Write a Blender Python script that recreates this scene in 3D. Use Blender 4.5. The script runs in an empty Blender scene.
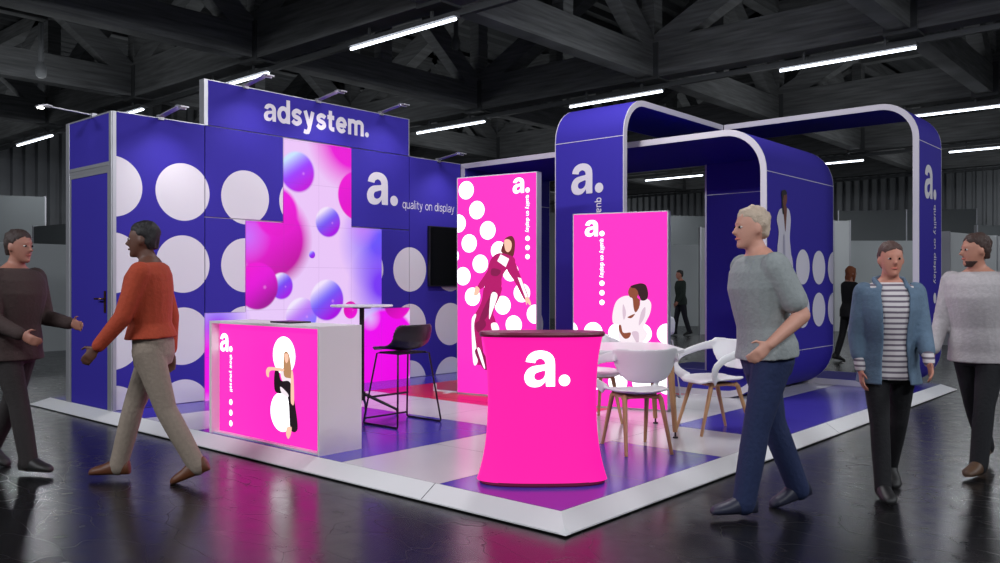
import bpy, bmesh, math, random
from mathutils import Vector, Matrix
random.seed(7)
PI = math.pi
SC = bpy.context.scene
COL = SC.collection

# ------------------------------------------------------------------ camera
F = 843.0; HY = 284.0; PX = 500.0
EYE = 1.368; P = 0.098                      # eye height, platform height
AU = math.atan((1240-500)/F)
CU, SU = math.cos(AU), math.sin(AU)
_d0 = F*(EYE-P)/(511-HY); _l0 = 61/F*_d0
CX = -(CU*_d0+SU*_l0); CY = -(SU*_d0-CU*_l0)
cd = bpy.data.cameras.new('camera'); cam = bpy.data.objects.new('camera', cd); COL.objects.link(cam)
cd.sensor_width = 36; cd.lens = F*36/1000; cd.shift_y = 0.0025; cd.clip_end = 200
cam.location = (CX, CY, EYE); cam.rotation_euler = (PI/2, 0, AU-PI/2)
SC.camera = cam

def ray(x, y):
    a = (x-PX)/F; b = (HY-y)/F
    return Vector((CU+SU*a, SU-CU*a, b))
def onplane(x, y, o, n):                    # measured point of the photo on a plane of the place
    r = ray(x, y); c = Vector((CX, CY, EYE))
    return c + r*((Vector(o)-c).dot(n)/r.dot(n))
def at(d, l, z=0.0):                        # distance ahead / to the right of the viewpoint
    return Vector((CX+CU*d+SU*l, CY+SU*d-CU*l, z))

# ------------------------------------------------------------------ materials
def lin(c):
    c = c/255.0
    return c/12.92 if c <= 0.04045 else ((c+0.055)/1.055)**2.4
def rgb(t): return (lin(t[0]), lin(t[1]), lin(t[2]), 1)
MATS = {}
def mat(name, col, rough=0.5, metal=0.0, emit=0.0, bump=None, vary=None, spec=0.5, coat=0.0):
    if name in MATS: return MATS[name]
    m = bpy.data.materials.new(name); m.use_nodes = True; nt = m.node_tree
    b = nt.nodes['Principled BSDF']
    b.inputs['Base Color'].default_value = rgb(col); b.inputs['Roughness'].default_value = rough
    b.inputs['Metallic'].default_value = metal; b.inputs['Specular IOR Level'].default_value = spec
    b.inputs['Coat Weight'].default_value = coat
    if emit:
        b.inputs['Emission Color'].default_value = rgb(col); b.inputs['Emission Strength'].default_value = emit
        b.inputs['Base Color'].default_value = (0.02, 0.02, 0.02, 1); b.inputs['Specular IOR Level'].default_value = 0.1
    if bump or vary:
        tc = nt.nodes.new('ShaderNodeTexCoord')
        n = nt.nodes.new('ShaderNodeTexNoise'); n.inputs['Scale'].default_value = (bump or vary)[0]
        n.inputs['Detail'].default_value = 4
        nt.links.new(tc.outputs['Object'], n.inputs['Vector'])
        if bump:
            bp = nt.nodes.new('ShaderNodeBump'); bp.inputs['Strength'].default_value = bump[1]; bp.inputs['Distance'].default_value = 0.01
            nt.links.new(n.outputs['Fac'], bp.inputs['Height']); nt.links.new(bp.outputs['Normal'], b.inputs['Normal'])
        if vary:
            mx = nt.nodes.new('ShaderNodeMix'); mx.data_type = 'RGBA'
            mx.inputs['A'].default_value = rgb(col); mx.inputs['B'].default_value = rgb(vary[1])
            nt.links.new(n.outputs['Fac'], mx.inputs['Factor']); nt.links.new(mx.outputs['Result'], b.inputs['Base Color'])
    MATS[name] = m; return m

BLUEC = (57, 47, 160)
BLUE = mat('blue_fabric', BLUEC, 0.7, bump=(400, 0.05), spec=0.2)
YW = 5.6
PRINT = mat('white_print', (226, 222, 230), 0.6)
ALU = mat('brushed_aluminium', (190, 190, 196), 0.35, 0.6, bump=(60, 0.05))
RIM = mat('light_grey_rim', (205, 200, 210), 0.45, bump=(50, 0.03))
WHITE = mat('white_plastic', (228, 228, 230), 0.35, bump=(30, 0.03))
WHITEL = mat('white_laminate', (214, 212, 214), 0.22, vary=(3, (206, 204, 206)))
BLUEL = mat('blue_laminate', (76, 66, 180), 0.20, vary=(3, (70, 60, 170)))
REDL = mat('red_laminate', (215, 20, 60), 0.3, vary=(3, (205, 14, 52)))
GROUT = mat('dark_joint', (60, 58, 70), 0.8, vary=(40, (40, 40, 48)))
BLACK = mat('black_plastic', (24, 22, 26), 0.38, bump=(200, 0.05))
BLACKM = mat('black_metal', (18, 18, 20), 0.4, 0.3, bump=(100, 0.03))
SCREEN = mat('black_screen', (10, 10, 12), 0.12, vary=(2, (8, 8, 10)))
OAK = mat('oak_wood', (190, 146, 104), 0.5, vary=(18, (168, 122, 82)))
MAG = mat('magenta_backlit', (255, 10, 160), emit=1.15)
MAG.node_tree.nodes['Principled BSDF'].inputs['Emission Color'].default_value = (1.0, 0.022, 0.50, 1)
WGLOW = mat('white_backlit', (255, 250, 255), emit=2.2)
PGLOW = mat('magenta_backlit_fabric', (255, 10, 160), emit=1.1)
PGLOW.node_tree.nodes['Principled BSDF'].inputs['Emission Color'].default_value = (1.0, 0.007, 0.37, 1)
DMAG = mat('dark_magenta_rim', (120, 10, 60), 0.4, bump=(100, 0.05))
TUBE = mat('fluorescent_tube', (235, 242, 255), emit=6.0)
SPOTM = mat('spot_lens', (255, 250, 240), emit=14.0)

def floor_mat():
    m = bpy.data.materials.new('polished_dark_floor'); m.use_nodes = True; nt = m.node_tree; L = nt.links
    b = nt.nodes['Principled BSDF']; tc = nt.nodes.new('ShaderNodeTexCoord')
    n = nt.nodes.new('ShaderNodeTexNoise'); n.inputs['Scale'].default_value = 1.3; n.inputs['Detail'].default_value = 8
    L.new(tc.outputs['Object'], n.inputs['Vector'])
    cr = nt.nodes.new('ShaderNodeValToRGB'); cr.color_ramp.elements[0].color = (0.003, 0.003, 0.0033, 1); cr.color_ramp.elements[1].color = (0.009, 0.009, 0.0095, 1)
    L.new(n.outputs['Fac'], cr.inputs['Fac']); L.new(cr.outputs['Color'], b.inputs['Base Color'])
    rr = nt.nodes.new('ShaderNodeMapRange'); rr.inputs['To Min'].default_value = 0.14; rr.inputs['To Max'].default_value = 0.34
    n2 = nt.nodes.new('ShaderNodeTexNoise'); n2.inputs['Scale'].default_value = 7; n2.inputs['Detail'].default_value = 10
    L.new(tc.outputs['Object'], n2.inputs['Vector']); L.new(n2.outputs['Fac'], rr.inputs['Value']); L.new(rr.outputs['Result'], b.inputs['Roughness'])
    # scratches: thin warped voronoi edges
    mp = nt.nodes.new('ShaderNodeMapping'); mp.inputs['Scale'].default_value = (1.6, 0.7, 1); mp.inputs['Rotation'].default_value = (0, 0, 0.8)
    L.new(tc.outputs['Object'], mp.inputs['Vector'])
    wn = nt.nodes.new('ShaderNodeTexNoise'); wn.inputs['Scale'].default_value = 1.5
    L.new(mp.outputs['Vector'], wn.inputs['Vector'])
    ad = nt.nodes.new('ShaderNodeMixRGB'); ad.blend_type = 'ADD'; ad.inputs['Fac'].default_value = 0.7
    L.new(mp.outputs['Vector'], ad.inputs[1]); L.new(wn.outputs['Color'], ad.inputs[2])
    v = nt.nodes.new('ShaderNodeTexVoronoi'); v.feature = 'DISTANCE_TO_EDGE'; v.inputs['Scale'].default_value = 2.2
    L.new(ad.outputs[0], v.inputs['Vector'])
    mr = nt.nodes.new('ShaderNodeMapRange'); mr.inputs['From Max'].default_value = 0.006; mr.inputs['To Min'].default_value = 0.16; mr.inputs['To Max'].default_value = 0.0; L.new(v.outputs['Distance'], mr.inputs['Value'])
    a2 = nt.nodes.new('ShaderNodeMath'); a2.operation = 'MULTIPLY_ADD'; a2.inputs[1].default_value = 0.35
    L.new(n2.outputs['Fac'], a2.inputs[0]); a2.inputs[2].default_value = 0
    a3 = nt.nodes.new('ShaderNodeMath'); a3.operation = 'ADD'; L.new(rr.outputs['Result'], a3.inputs[0]); L.new(mr.outputs['Result'], a3.inputs[1]); L.new(a3.outputs[0], b.inputs['Roughness'])
    bp = nt.nodes.new('ShaderNodeBump'); bp.inputs['Strength'].default_value = 0.3; bp.inputs['Distance'].default_value = 0.003
    L.new(a2.outputs[0], bp.inputs['Height']); L.new(bp.outputs['Normal'], b.inputs['Normal'])
    b.inputs['Specular IOR Level'].default_value = 0.45
    return m
def timber_mat():
    m = bpy.data.materials.new('dark_timber'); m.use_nodes = True; nt = m.node_tree; L = nt.links
    b = nt.nodes['Principled BSDF']; tc = nt.nodes.new('ShaderNodeTexCoord')
    mp = nt.nodes.new('ShaderNodeMapping'); mp.inputs['Scale'].default_value = (1, 1, 14); L.new(tc.outputs['Object'], mp.inputs['Vector'])
    n = nt.nodes.new('ShaderNodeTexNoise'); n.inputs['Scale'].default_value = 1.2; n.inputs['Detail'].default_value = 8; L.new(mp.outputs['Vector'], n.inputs['Vector'])
    cr = nt.nodes.new('ShaderNodeValToRGB'); cr.color_ramp.elements[0].position = 0.3; cr.color_ramp.elements[1].position = 0.7
    cr.color_ramp.elements[0].color = (0.11, 0.113, 0.115, 1); cr.color_ramp.elements[1].color = (0.22, 0.225, 0.23, 1)
    L.new(n.outputs['Fac'], cr.inputs['Fac']); L.new(cr.outputs['Color'], b.inputs['Base Color']); b.inputs['Roughness'].default_value = 0.8
    return m
FLOORM = floor_mat(); TIMBER = timber_mat()
STEEL = mat('dark_roof_steel', (92, 94, 96), 0.55, 0.2, vary=(2, (78, 80, 82)))
CLAD = mat('dark_cladding', (150, 153, 157), 0.6, vary=(1.5, (138, 141, 145)))
PART1 = mat('light_grey_partition', (186, 192, 194), 0.7, vary=(0.8, (176, 182, 184)))
PART2 = mat('mid_grey_partition', (118, 123, 125), 0.7, vary=(0.8, (106, 111, 113)))
PART3 = mat('white_partition', (205, 208, 210), 0.6, vary=(0.8, (196, 200, 202)))

def dots_mat(name, x0, sx, z0, sz, r, zmax):
    """blue fabric printed with a regular grid of white discs (object space x, z)"""
    m = bpy.data.materials.new(name); m.use_nodes = True; nt = m.node_tree; L = nt.links
    b = nt.nodes['Principled BSDF']; b.inputs['Roughness'].default_value = 0.7; b.inputs['Specular IOR Level'].default_value = 0.2
    tc = nt.nodes.new('ShaderNodeTexCoord'); sp = nt.nodes.new('ShaderNodeSeparateXYZ'); L.new(tc.outputs['Object'], sp.inputs[0])
    def M(op, a, bb, c=None):
        n = nt.nodes.new('ShaderNodeMath'); n.operation = op
        for i, v in enumerate((a, bb, c)):
            if v is None: continue
            if isinstance(v, (int, float)): n.inputs[i].default_value = v
            else: L.new(v, n.inputs[i])
        return n.outputs[0]
    def cell(s, o, st):
        t = M('SUBTRACT', s, o-st*0.5+0.0); t = M('DIVIDE', t, st)
        fl = M('FLOOR', t, 0); t = M('SUBTRACT', t, fl); t = M('SUBTRACT', t, 0.5)
        return M('MULTIPLY', t, st)
    dx = cell(sp.outputs[0], x0, sx); dz = cell(sp.outputs[2], z0, sz)
    d = M('SQRT', M('ADD', M('MULTIPLY', dx, dx), M('MULTIPLY', dz, dz)), 0)
    k = M('LESS_THAN', d, r); k = M('MULTIPLY', k, M('LESS_THAN', sp.outputs[2], zmax))
    mx = nt.nodes.new('ShaderNodeMix'); mx.data_type = 'RGBA'; mx.inputs['A'].default_value = rgb(BLUEC); mx.inputs['B'].default_value = rgb((226, 222, 230))
    L.new(k, mx.inputs['Factor']); L.new(mx.outputs['Result'], b.inputs['Base Color'])
    return m
DOTL = dots_mat('blue_fabric_dots_left', 0.75, 0.75, 0.715, 0.767, 0.305, 2.6)
DOTR = dots_mat('blue_fabric_dots_right', 4.013, 0.775, 0.70, 0.767, 0.300, 1.85)

# ------------------------------------------------------------------ mesh helpers
class MB:
    def __init__(s): s.v = []; s.f = []; s.m = []; s.cur = 0; s.mats = []
    def use(s, m):
        if m not in s.mats: s.mats.append(m)
        s.cur = s.mats.index(m); return s
    def add(s, vs, fs):
        o = len(s.v); s.v += [Vector(v) for v in vs]
        for f in fs: s.f.append([i+o for i in f]); s.m.append(s.cur)
        return s
    def box(s, a, b):
        x0, y0, z0 = a; x1, y1, z1 = b
        return s.add([(x0,y0,z0),(x1,y0,z0),(x1,y1,z0),(x0,y1,z0),(x0,y0,z1),(x1,y0,z1),(x1,y1,z1),(x0,y1,z1)],
              [(0,3,2,1),(4,5,6,7),(0,1,5,4),(1,2,6,5),(2,3,7,6),(3,0,4,7)])
    def beam(s, a, b, w, h, up=(0,0,1)):
        a = Vector(a); b = Vector(b); d = (b-a).normalized(); u = Vector(up)
        if abs(d.dot(u)) > 0.99: u = Vector((1,0,0))
        r = d.cross(u).normalized(); u = r.cross(d)
        vs = [p + r*sx*w/2 + u*sz*h/2 for p in (a, b) for sx, sz in ((-1,-1),(1,-1),(1,1),(-1,1))]
        return s.add(vs, [(0,1,2,3),(7,6,5,4),(0,4,5,1),(1,5,6,2),(2,6,7,3),(3,7,4,0)])
    def loft(s, rings, cap=True):
        n = len(rings[0]); o = len(s.v)
        for r in rings: s.v += [Vector(v) for v in r]
        for k in range(len(rings)-1):
            for i in range(n):
                j = (i+1) % n
                s.f.append([o+k*n+i, o+k*n+j, o+(k+1)*n+j, o+(k+1)*n+i]); s.m.append(s.cur)
        if cap:
            s.f.append([o+i for i in reversed(range(n))]); s.m.append(s.cur)
            s.f.append([o+(len(rings)-1)*n+i for i in range(n)]); s.m.append(s.cur)
        return s
    def tube(s, pts, rad, n=10, ref=(0,0,1), flat=1.0):
        pts = [Vector(p) for p in pts]
        if not isinstance(rad, (list, tuple)): rad = [rad]*len(pts)
        rings = []; ref = Vector(ref); prev = None
        for i, p in enumerate(pts):
            d = (pts[min(i+1, len(pts)-1)] - pts[max(i-1, 0)]).normalized()
            if prev is None:
                rf = ref if abs(d.dot(ref)) < 0.95 else Vector((1,0.01,0)) if abs(d.x) < 0.9 else Vector((0,1,0))
                r = d.cross(rf).normalized()
            else:
                r = (prev - d*prev.dot(d)).normalized()
            prev = r; u = r.cross(d)
            rings.append([p + (r*math.cos(t)*rad[i]*flat + u*math.sin(t)*rad[i]) for t in [2*PI*k/n for k in range(n)]])
        return s.loft(rings)
    def sphere(s, c, r, n=14, m=9):
        c = Vector(c)
        if not isinstance(r, (list, tuple)): r = (r, r, r)
        rings = []
        for k in range(m+1):
            t = -PI/2 + PI*(k+0.02)/(m+0.04)
            rings.append([c + Vector((math.cos(t)*math.cos(a)*r[0], math.cos(t)*math.sin(a)*r[1], math.sin(t)*r[2])) for a in [2*PI*i/n for i in range(n)]])
        return s.loft(rings)
    def mesh(s, name):
        me = bpy.data.meshes.new(name); me.from_pydata([tuple(v) for v in s.v], [], s.f)
        for m in s.mats: me.materials.append(m)
        for i, p in enumerate(me.polygons): p.material_index = s.m[i]
        me.validate(); me.update(); return me

def link(name, me, parent=None, loc=None, smooth=False, bevel=0, weld=False):
    o = bpy.data.objects.new(name, me); COL.objects.link(o)
    if parent: o.parent = parent
    if loc is not None: o.location = loc
    if smooth:
        bm = bmesh.new(); bm.from_mesh(me); bmesh.ops.recalc_face_normals(bm, faces=bm.faces)
        for f in bm.faces: f.smooth = True
        for e in bm.edges:
            if len(e.link_faces) == 2 and e.calc_face_angle(0) > 0.7: e.smooth = False
        bm.to_mesh(me); bm.free()
    if bevel:
        b = o.modifiers.new('bevel', 'BEVEL'); b.width = bevel; b.segments = 2; b.limit_method = 'ANGLE'
    return o
def obj(name, mb, m=None, parent=None, **k):
    if m is not None and not mb.mats: mb.mats = [m]
    return link(name, mb.mesh(name), parent, **k)
def thing(name, label, cat, loc=(0,0,0), rz=0, group=None):
    o = bpy.data.objects.new(name, None); COL.objects.link(o); o.empty_display_size = 0.1
    o.location = loc; o.rotation_euler = (0, 0, rz); o['label'] = label; o['category'] = cat
    if group: o['group'] = group
    return o
def tag(o, label, cat, group=None):
    o['label'] = label; o['category'] = cat
    if group: o['group'] = group
    return o
def struct(name, mb, m=None, **k):
    o = obj(name, mb, m, **k); o['kind'] = 'structure'; return o
def dup(root, loc, rz, label):
    r = root.copy(); COL.objects.link(r); r.location = loc; r.rotation_euler = (0, 0, rz); r['label'] = label
    for ch in list(root.children):
        c = ch.copy(); COL.objects.link(c); c.parent = r
        for g in list(ch.children):
            d = g.copy(); COL.objects.link(d); d.parent = c
    return r
def remesh(mb, voxel, it=4, name='skin', m=None):
    """one continuous closed surface out of overlapping closed shapes"""
    me = mb.mesh(name); me.materials.clear()
    bm = bmesh.new(); bm.from_mesh(me); bmesh.ops.recalc_face_normals(bm, faces=bm.faces); bm.to_mesh(me); bm.free()
    o = bpy.data.objects.new('tmp', me); COL.objects.link(o)
    r = o.modifiers.new('r', 'REMESH'); r.mode = 'VOXEL'; r.voxel_size = voxel; r.use_smooth_shade = True
    if it:
        s = o.modifiers.new('s', 'SMOOTH'); s.factor = 0.5; s.iterations = it
    bpy.context.view_layer.update()
    dg = bpy.context.evaluated_depsgraph_get()
    res = bpy.data.meshes.new_from_object(o.evaluated_get(dg)); res.name = name
    bpy.data.objects.remove(o); bpy.data.meshes.remove(me)
    for p in res.polygons: p.use_smooth = True
    if m: res.materials.append(m)
    return res

# ------------------------------------------------------------------ flat artwork helpers (x, z on a face; y = lift)
def spline(pts, closed=True, n=5):
    out = []; N = len(pts)
    rng = range(N) if closed else range(N-1)
    for i in rng:
        if closed: p = [pts[(i+k) % N] for k in (-1,0,1,2)]
        else: p = [pts[max(i-1,0)], pts[i], pts[i+1], pts[min(i+2,N-1)]]
        for j in range(n):
            t = j/n
            out.append(tuple(0.5*((2*p[1][k]) + (-p[0][k]+p[2][k])*t + (2*p[0][k]-5*p[1][k]+4*p[2][k]-p[3][k])*t*t + (-p[0][k]+3*p[1][k]-3*p[2][k]+p[3][k])*t**3) for k in (0,1)))
    if not closed: out.append(tuple(pts[-1]))
    return out
def clip(poly, x0, x1, z0, z1):
    for ax, lim, sg in ((0,x0,1),(0,x1,-1),(1,z0,1),(1,z1,-1)):
        out = []
        for i in range(len(poly)):
            a, b = poly[i-1], poly[i]; ia = (a[ax]-lim)*sg >= 0; ib = (b[ax]-lim)*sg >= 0
            if ia != ib:
                t = (lim-a[ax])/(b[ax]-a[ax]); out.append((a[0]+(b[0]-a[0])*t, a[1]+(b[1]-a[1])*t))
            if ib: out.append(b)
        poly = out
        if len(poly) < 3: return []
    return poly
def disc(c, r, n=40): return [(c[0]+r*math.cos(2*PI*i/n), c[1]+r*math.sin(2*PI*i/n)) for i in range(n)]
FLATN = [0]
def flat(mb, poly, M, lift):
    if len(poly) < 3: return
    FLATN[0] = (FLATN[0]+1) % 60                                  # neighbouring strokes never share one plane
    mb.add([M @ Vector((x, -lift-FLATN[0]*0.00002, z)) for x, z in poly], [list(range(len(poly)))])
from mathutils.geometry import tessellate_polygon
def bold_a():
    o = spline([(.865,.50),(.862,.66),(.83,.82),(.73,.94),(.60,1.0),(.44,1.02),(.27,.99),(.13,.90),(.06,.79),(.035,.70)], False, 4)
    o += [(.30,.665)] + spline([(.33,.745),(.44,.795),(.54,.755),(.585,.68),(.585,.635)], False, 4)
    o += spline([(.57,.62),(.40,.60),(.22,.565),(.08,.47),(.01,.34),(.0,.25),(.03,.12),(.12,.02),(.27,-.02),(.42,.0),(.52,.06),(.60,.15)], False, 4)
    o += [(.615,0),(.865,0)]
    h = spline([(.585,.445),(.42,.415),(.31,.37),(.275,.28),(.31,.20),(.40,.175),(.50,.205),(.57,.29)], True, 4)
    vs = [Vector((x,z,0)) for x,z in o], [Vector((x,z,0)) for x,z in h]
    al = o+h
    return [[al[i] for i in t] for t in tessellate_polygon(vs)]
BOLD_A = bold_a()
# stroke alphabet: x-height 1, ascender 1.42, descender -0.4
def arc(cx, cy, rx, ry, a0, a1, n=14):
    return [(cx+rx*math.cos(math.radians(a0+(a1-a0)*i/n)), cy+ry*math.sin(math.radians(a0+(a1-a0)*i/n))) for i in range(n+1)]
def glyph(ch, w):
    h = w/2; X = 1.0; AS = 1.42
    o = 0.52-h; rx = 0.49-h; ry = 0.52-h      # round letters
    if ch == 'a':
        st = 0.88-h
        return 0.90, [[(st, 0), (st, 0.60)] + arc(st-0.335+h*0.3, 0.655, 0.335-h*0.3, 0.365-h, 0, 158)[1:] , [(st+h*0.2, 0.56+h*0.2)] + spline([(st-0.25, 0.53), (0.22+h*0.3, 0.45), (h+0.01, 0.27), (0.2+h*0.35, h-0.01), (st-0.18, h+0.02), (st, 0.27)], False, 6)]
    if ch in 'dq':
        c = arc(0.46, 0.5, 0.46-h, ry, 0, 360, 28)
        return 0.96, [c, [(0.94-h, 0 if ch == 'd' else -0.38), (0.94-h, AS if ch == 'd' else X)]]
    if ch in 'pb':
        c = arc(0.48, 0.5, 0.46-h, ry, 0, 360, 28)
        return 0.96, [c, [(h, -0.38), (h, X)]]
    if ch == 's':
        return 0.80, [spline([(h*0.5+0.01, 0.22+h*0.35), (0.16+h*0.4, h+0.02), (0.42, h-0.02), (0.78-h, 0.27), (0.55, 0.45), (0.22, 0.56), (h+0.03, 0.74), (0.38, 1.02-h), (0.62-h*0.2, 0.98-h), (0.76-h*0.4, 0.80-h*0.2)], False, 5)]
    if ch == 'y':
        return 0.92, [[(h*1.05, X), (0.47, 0.10)], [(0.88-h*1.05, X), (0.44, -0.12)] + [(0.36, -0.30+h*0.2), (0.22, -0.38+h*0.6), (0.05, -0.39+h)]]
    if ch == 't':
        return 0.60, [[(0.24, 1.28), (0.24, 0.28)] + arc(0.24+0.20, 0.28, 0.20, 0.28-h, 180, 270, 6)[1:] + [(0.56, h)], [(0.0, X-h), (0.55, X-h)]]
    if ch == 'e':
        return 0.92, [arc(0.46, 0.5, 0.46-h, ry, -38, -360, 26) + [], [(h, 0.5-h*0.1), (0.90-h*0.5, 0.5-h*0.1)]]
    if ch == 'm':
        a = 0.27
        return 1.38, [[(h, 0), (h, X)], [(h, 0.6)] + arc(h+a, 0.72-h*0.2, a, 0.30-h*0.8, 180, 0, 10)[0:] + [(h+2*a, 0)], [(h+2*a, 0.6)] + arc(h+3*a, 0.72-h*0.2, a, 0.30-h*0.8, 180, 0, 10) + [(h+4*a, 0)]]
    if ch in 'nh':
        a = (0.86-w)/2
        return 0.90, [[(h, 0), (h, X if ch == 'n' else AS)], [(h, 0.55)] + arc(h+a, 0.68, a, 0.34-h, 180, 0, 10) + [(h+2*a, 0)]]
    if ch == 'u':
        a = (0.86-w)/2
        return 0.90, [[(0.86-h, 0), (0.86-h, X)], [(h, X)] + arc(h+a, 0.32, a, 0.34-h, 180, 360, 10)]
    if ch == 'l': return 0.26, [[(0.12, 0), (0.12, AS)]]
    if ch == 'i': return 0.26, [[(0.12, 0), (0.12, X)], [(0.12, 1.22), (0.12, 1.22+w)]]
    if ch == 'o': return 0.98, [arc(0.48, 0.5, 0.48-h, ry, 0, 360, 28)]
    if ch == 'w': return 1.30, [[(h, X), (0.36, h*0.4)], [(0.36, h*0.4), (0.64, X*0.96)], [(0.64, X*0.96), (0.92, h*0.4)], [(0.92, h*0.4), (1.28-h, X)]]
    if ch == 'r': return 0.56, [[(h, 0), (h, X)], [(h, 0.5)] + arc(h+0.33, 0.62, 0.33, 0.36-h, 180, 95, 8)]
    if ch == 'f': return 0.52, [[(0.2, 0), (0.2, 1.1)] + arc(0.2+0.24, 1.1, 0.24, 0.34-h, 180, 90, 8), [(0, X-h), (0.5, X-h)]]
    return 0.45, []
def stroke_polys(pts, w):
    quads = []; n = len(pts)
    P2 = [Vector(p) for p in pts]; closed = (P2[0]-P2[-1]).length < 1e-4
    L, R = [], []
    for i in range(n):
        a = P2[i-1] if i else (P2[-2] if closed else P2[0]); b = P2[i+1] if i < n-1 else (P2[1] if closed else P2[-1])
        d1 = (P2[i]-a); d2 = (b-P2[i])
        if d1.length < 1e-7: d1 = d2
        if d2.length < 1e-7: d2 = d1
        d1.normalize(); d2.normalize(); t = (d1+d2); t = t.normalized() if t.length > 1e-6 else d1
        nrm = Vector((-t.y, t.x)); k = 1/max(0.55, abs(t.dot(d1)))
        L.append(P2[i]+nrm*w/2*k); R.append(P2[i]-nrm*w/2*k)
    for i in range(n-1): quads.append([tuple(R[i]), tuple(R[i+1]), tuple(L[i+1]), tuple(L[i])])
    return quads
def text_polys(s, w, gap=0.07):
    x = 0; out = []
    for ch in s:
        if ch == '.':
            out.append(disc((x+w*0.62, w*0.60), w*0.62, 20)); x += w*1.3+gap; continue
        if ch == 'a' and w > 0.22:
            out += [[(px+x, pz) for px, pz in t] for t in BOLD_A]; x += 0.865+gap; continue
        a, st = glyph(ch, w)
        for q in st: out += [[(px+x, pz) for px, pz in quad] for quad in stroke_polys(q, w)]
        x += a+gap
    return out, x-gap
def write(mb, s, xh, w, M, lift, x, z, width=None, rot=False, gap=0.07):
    """lettering with its baseline start at x, z; rot: running downwards"""
    ps, tw = text_polys(s, w, gap); kx = (width/tw) if width else xh
    for p in ps:
        if rot: q = [(x + pz*xh, z - px*kx) for px, pz in p]
        else: q = [(x + px*kx, z + pz*xh) for px, pz in p]
        flat(mb, q, M, lift)
def logo(parent, xh, x, z, m, lift, M=Matrix(), tag_text='quality on display', tl=2.45, t0=0.16, d0=3.0, dn=3, kx=1.0, names='logo'):
    """the big a. mark with the slogan running down under its dot and three dots"""
    mb = MB().use(m)
    w = 0.30
    aw = 0.865*xh*kx
    write(mb, 'a', xh, w, M, lift, x, z, width=aw)
    dx = x+1.127*xh*kx
    flat(mb, [(dx+(px-dx)*kx, pz) for px, pz in disc((dx, z+0.16*xh), 0.165*xh)], M, lift)
    obj('logo', mb, m, parent)
    if tag_text:
        mb = MB().use(m)
        write(mb, tag_text, 0.19*xh, 0.20, M, lift, dx-0.10*xh, z-t0*xh, width=tl*xh, rot=True, gap=0.16)
        obj('slogan', mb, m, parent)
    for k in range(dn):
        mb = MB().use(m); cz = z-(d0+0.6*k)*xh
        flat(mb, [(dx+(px-dx)*kx, pz) for px, pz in disc((dx, cz), 0.165*xh)], M, lift)
        obj('printed_dot', mb, m, parent)

# ================================================================== HALL (setting)
struct('floor', MB().add([(-40,-40,0),(60,-40,0),(60,60,0),(-40,60,0)], [(0,1,2,3)]), FLOORM)
def corrugated(a, b, z0, z1, pitch, depth):
    a = Vector(a); b = Vector(b); d = b-a; L_ = d.length; d.normalize(); n = Vector((-d.y, d.x, 0)); mb = MB(); k = int(L_/pitch)
    prof = []
    for i in range(k):
        for u, h in ((0,0),(0.3,0),(0.4,1),(0.9,1)): prof.append(a+d*(i+u)*pitch+n*depth*h)
    N = len(prof); vs = [(p.x,p.y,z0) for p in prof]+[(p.x,p.y,z1) for p in prof]
    return mb.add(vs, [(i,i+1,N+i+1,N+i) for i in range(N-1)])
struct('wall_far', corrugated((-20,29,0), (42,29,0), 0, 9.3, 0.40, -0.16), CLAD)
struct('wall_right', corrugated((38,34,0), (38,-30,0), 0, 9.3, 0.40, -0.16), CLAD)
mb = MB(); k = 0
vs = []; N = 0; y = -30.0
while y < 34:
    for u, h in ((0,0),(0.35,0),(0.5,1),(0.85,1)): vs.append((y+u*0.6, 9.3-0.14*h))
    y += 0.6
N = len(vs)
mb.add([(-25,a,b) for a, b in vs]+[(42,a,b) for a, b in vs], [(i,i+1,N+i+1,N+i) for i in range(N-1)])
struct('ceiling', mb, STEEL)

# roof trusses: along Y over each row of tubes, and lighter ones across
ROWX = [-0.9, 5.65, 12.1, 18.6, 25.2, 31.8]
def truss_y(x, label):
    t = thing('roof_truss', label, 'roof truss', (x, 0, 5.75), 0, 'roof trusses along the tube rows')
    obj('bottom_chord', MB().beam((0,-12,0.42),(0,28.5,0.42),0.42,0.80), TIMBER, t)
    obj('top_chord', MB().beam((0,-12,3.1),(0,28.5,3.1),0.36,0.40), TIMBER, t)
    obj('light_track', MB().beam((0.28,-12,-0.06),(0.28,28.5,-0.06),0.10,0.10), STEEL, t)
    y = -8.6; up = True
    while y < 28:
        obj('diagonal', MB().beam((0,y+5.1,0.6),(0,y+0.3,3.0),0.36,0.46), TIMBER, t)
        obj('post', MB().beam((0,y,0.5),(0,y,3.0),0.34,0.30,(0,1,0)), TIMBER, t)
        obj('node_plate', MB().box((-0.24,y-0.28,-0.02),(0.24,y+0.28,0.75)), STEEL, t)
        y += 5.1
def truss_x(y, label):
    t = thing('cross_truss', label, 'roof truss', (0, y, 5.75), 0, 'roof trusses across the hall')
    obj('top_chord', MB().beam((-8,0,3.1),(37.2,0,3.1),0.32,0.40), TIMBER, t)
    for x in ROWX[:-1]:
        obj('bottom_chord', MB().beam((x+0.2,0,0.35),(x+6.3,0,0.35),0.34,0.62), TIMBER, t)
        obj('diagonal', MB().beam((x,0,0.4),(x+3.25,0,3.0),0.32,0.46), TIMBER, t)
        obj('diagonal', MB().beam((x+6.5,0,0.4),(x+3.25,0,3.0),0.32,0.46), TIMBER, t)
        obj('post', MB().beam((x+3.25,0,0.5),(x+3.25,0,3.0),0.3,0.26,(0,1,0)), TIMBER, t)
TL = ['nearest dark timber truss crossing the upper left corner', 'dark timber truss over the purple back wall carrying the longest tube at left',
      'dark timber truss above the tall arch column', 'dark timber truss behind the right arch column', 'dark timber truss far back above the gap between the arches',
      'farthest dark timber truss near the far right cladding']
for x, l in zip(ROWX, TL): truss_y(x, l)
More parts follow.
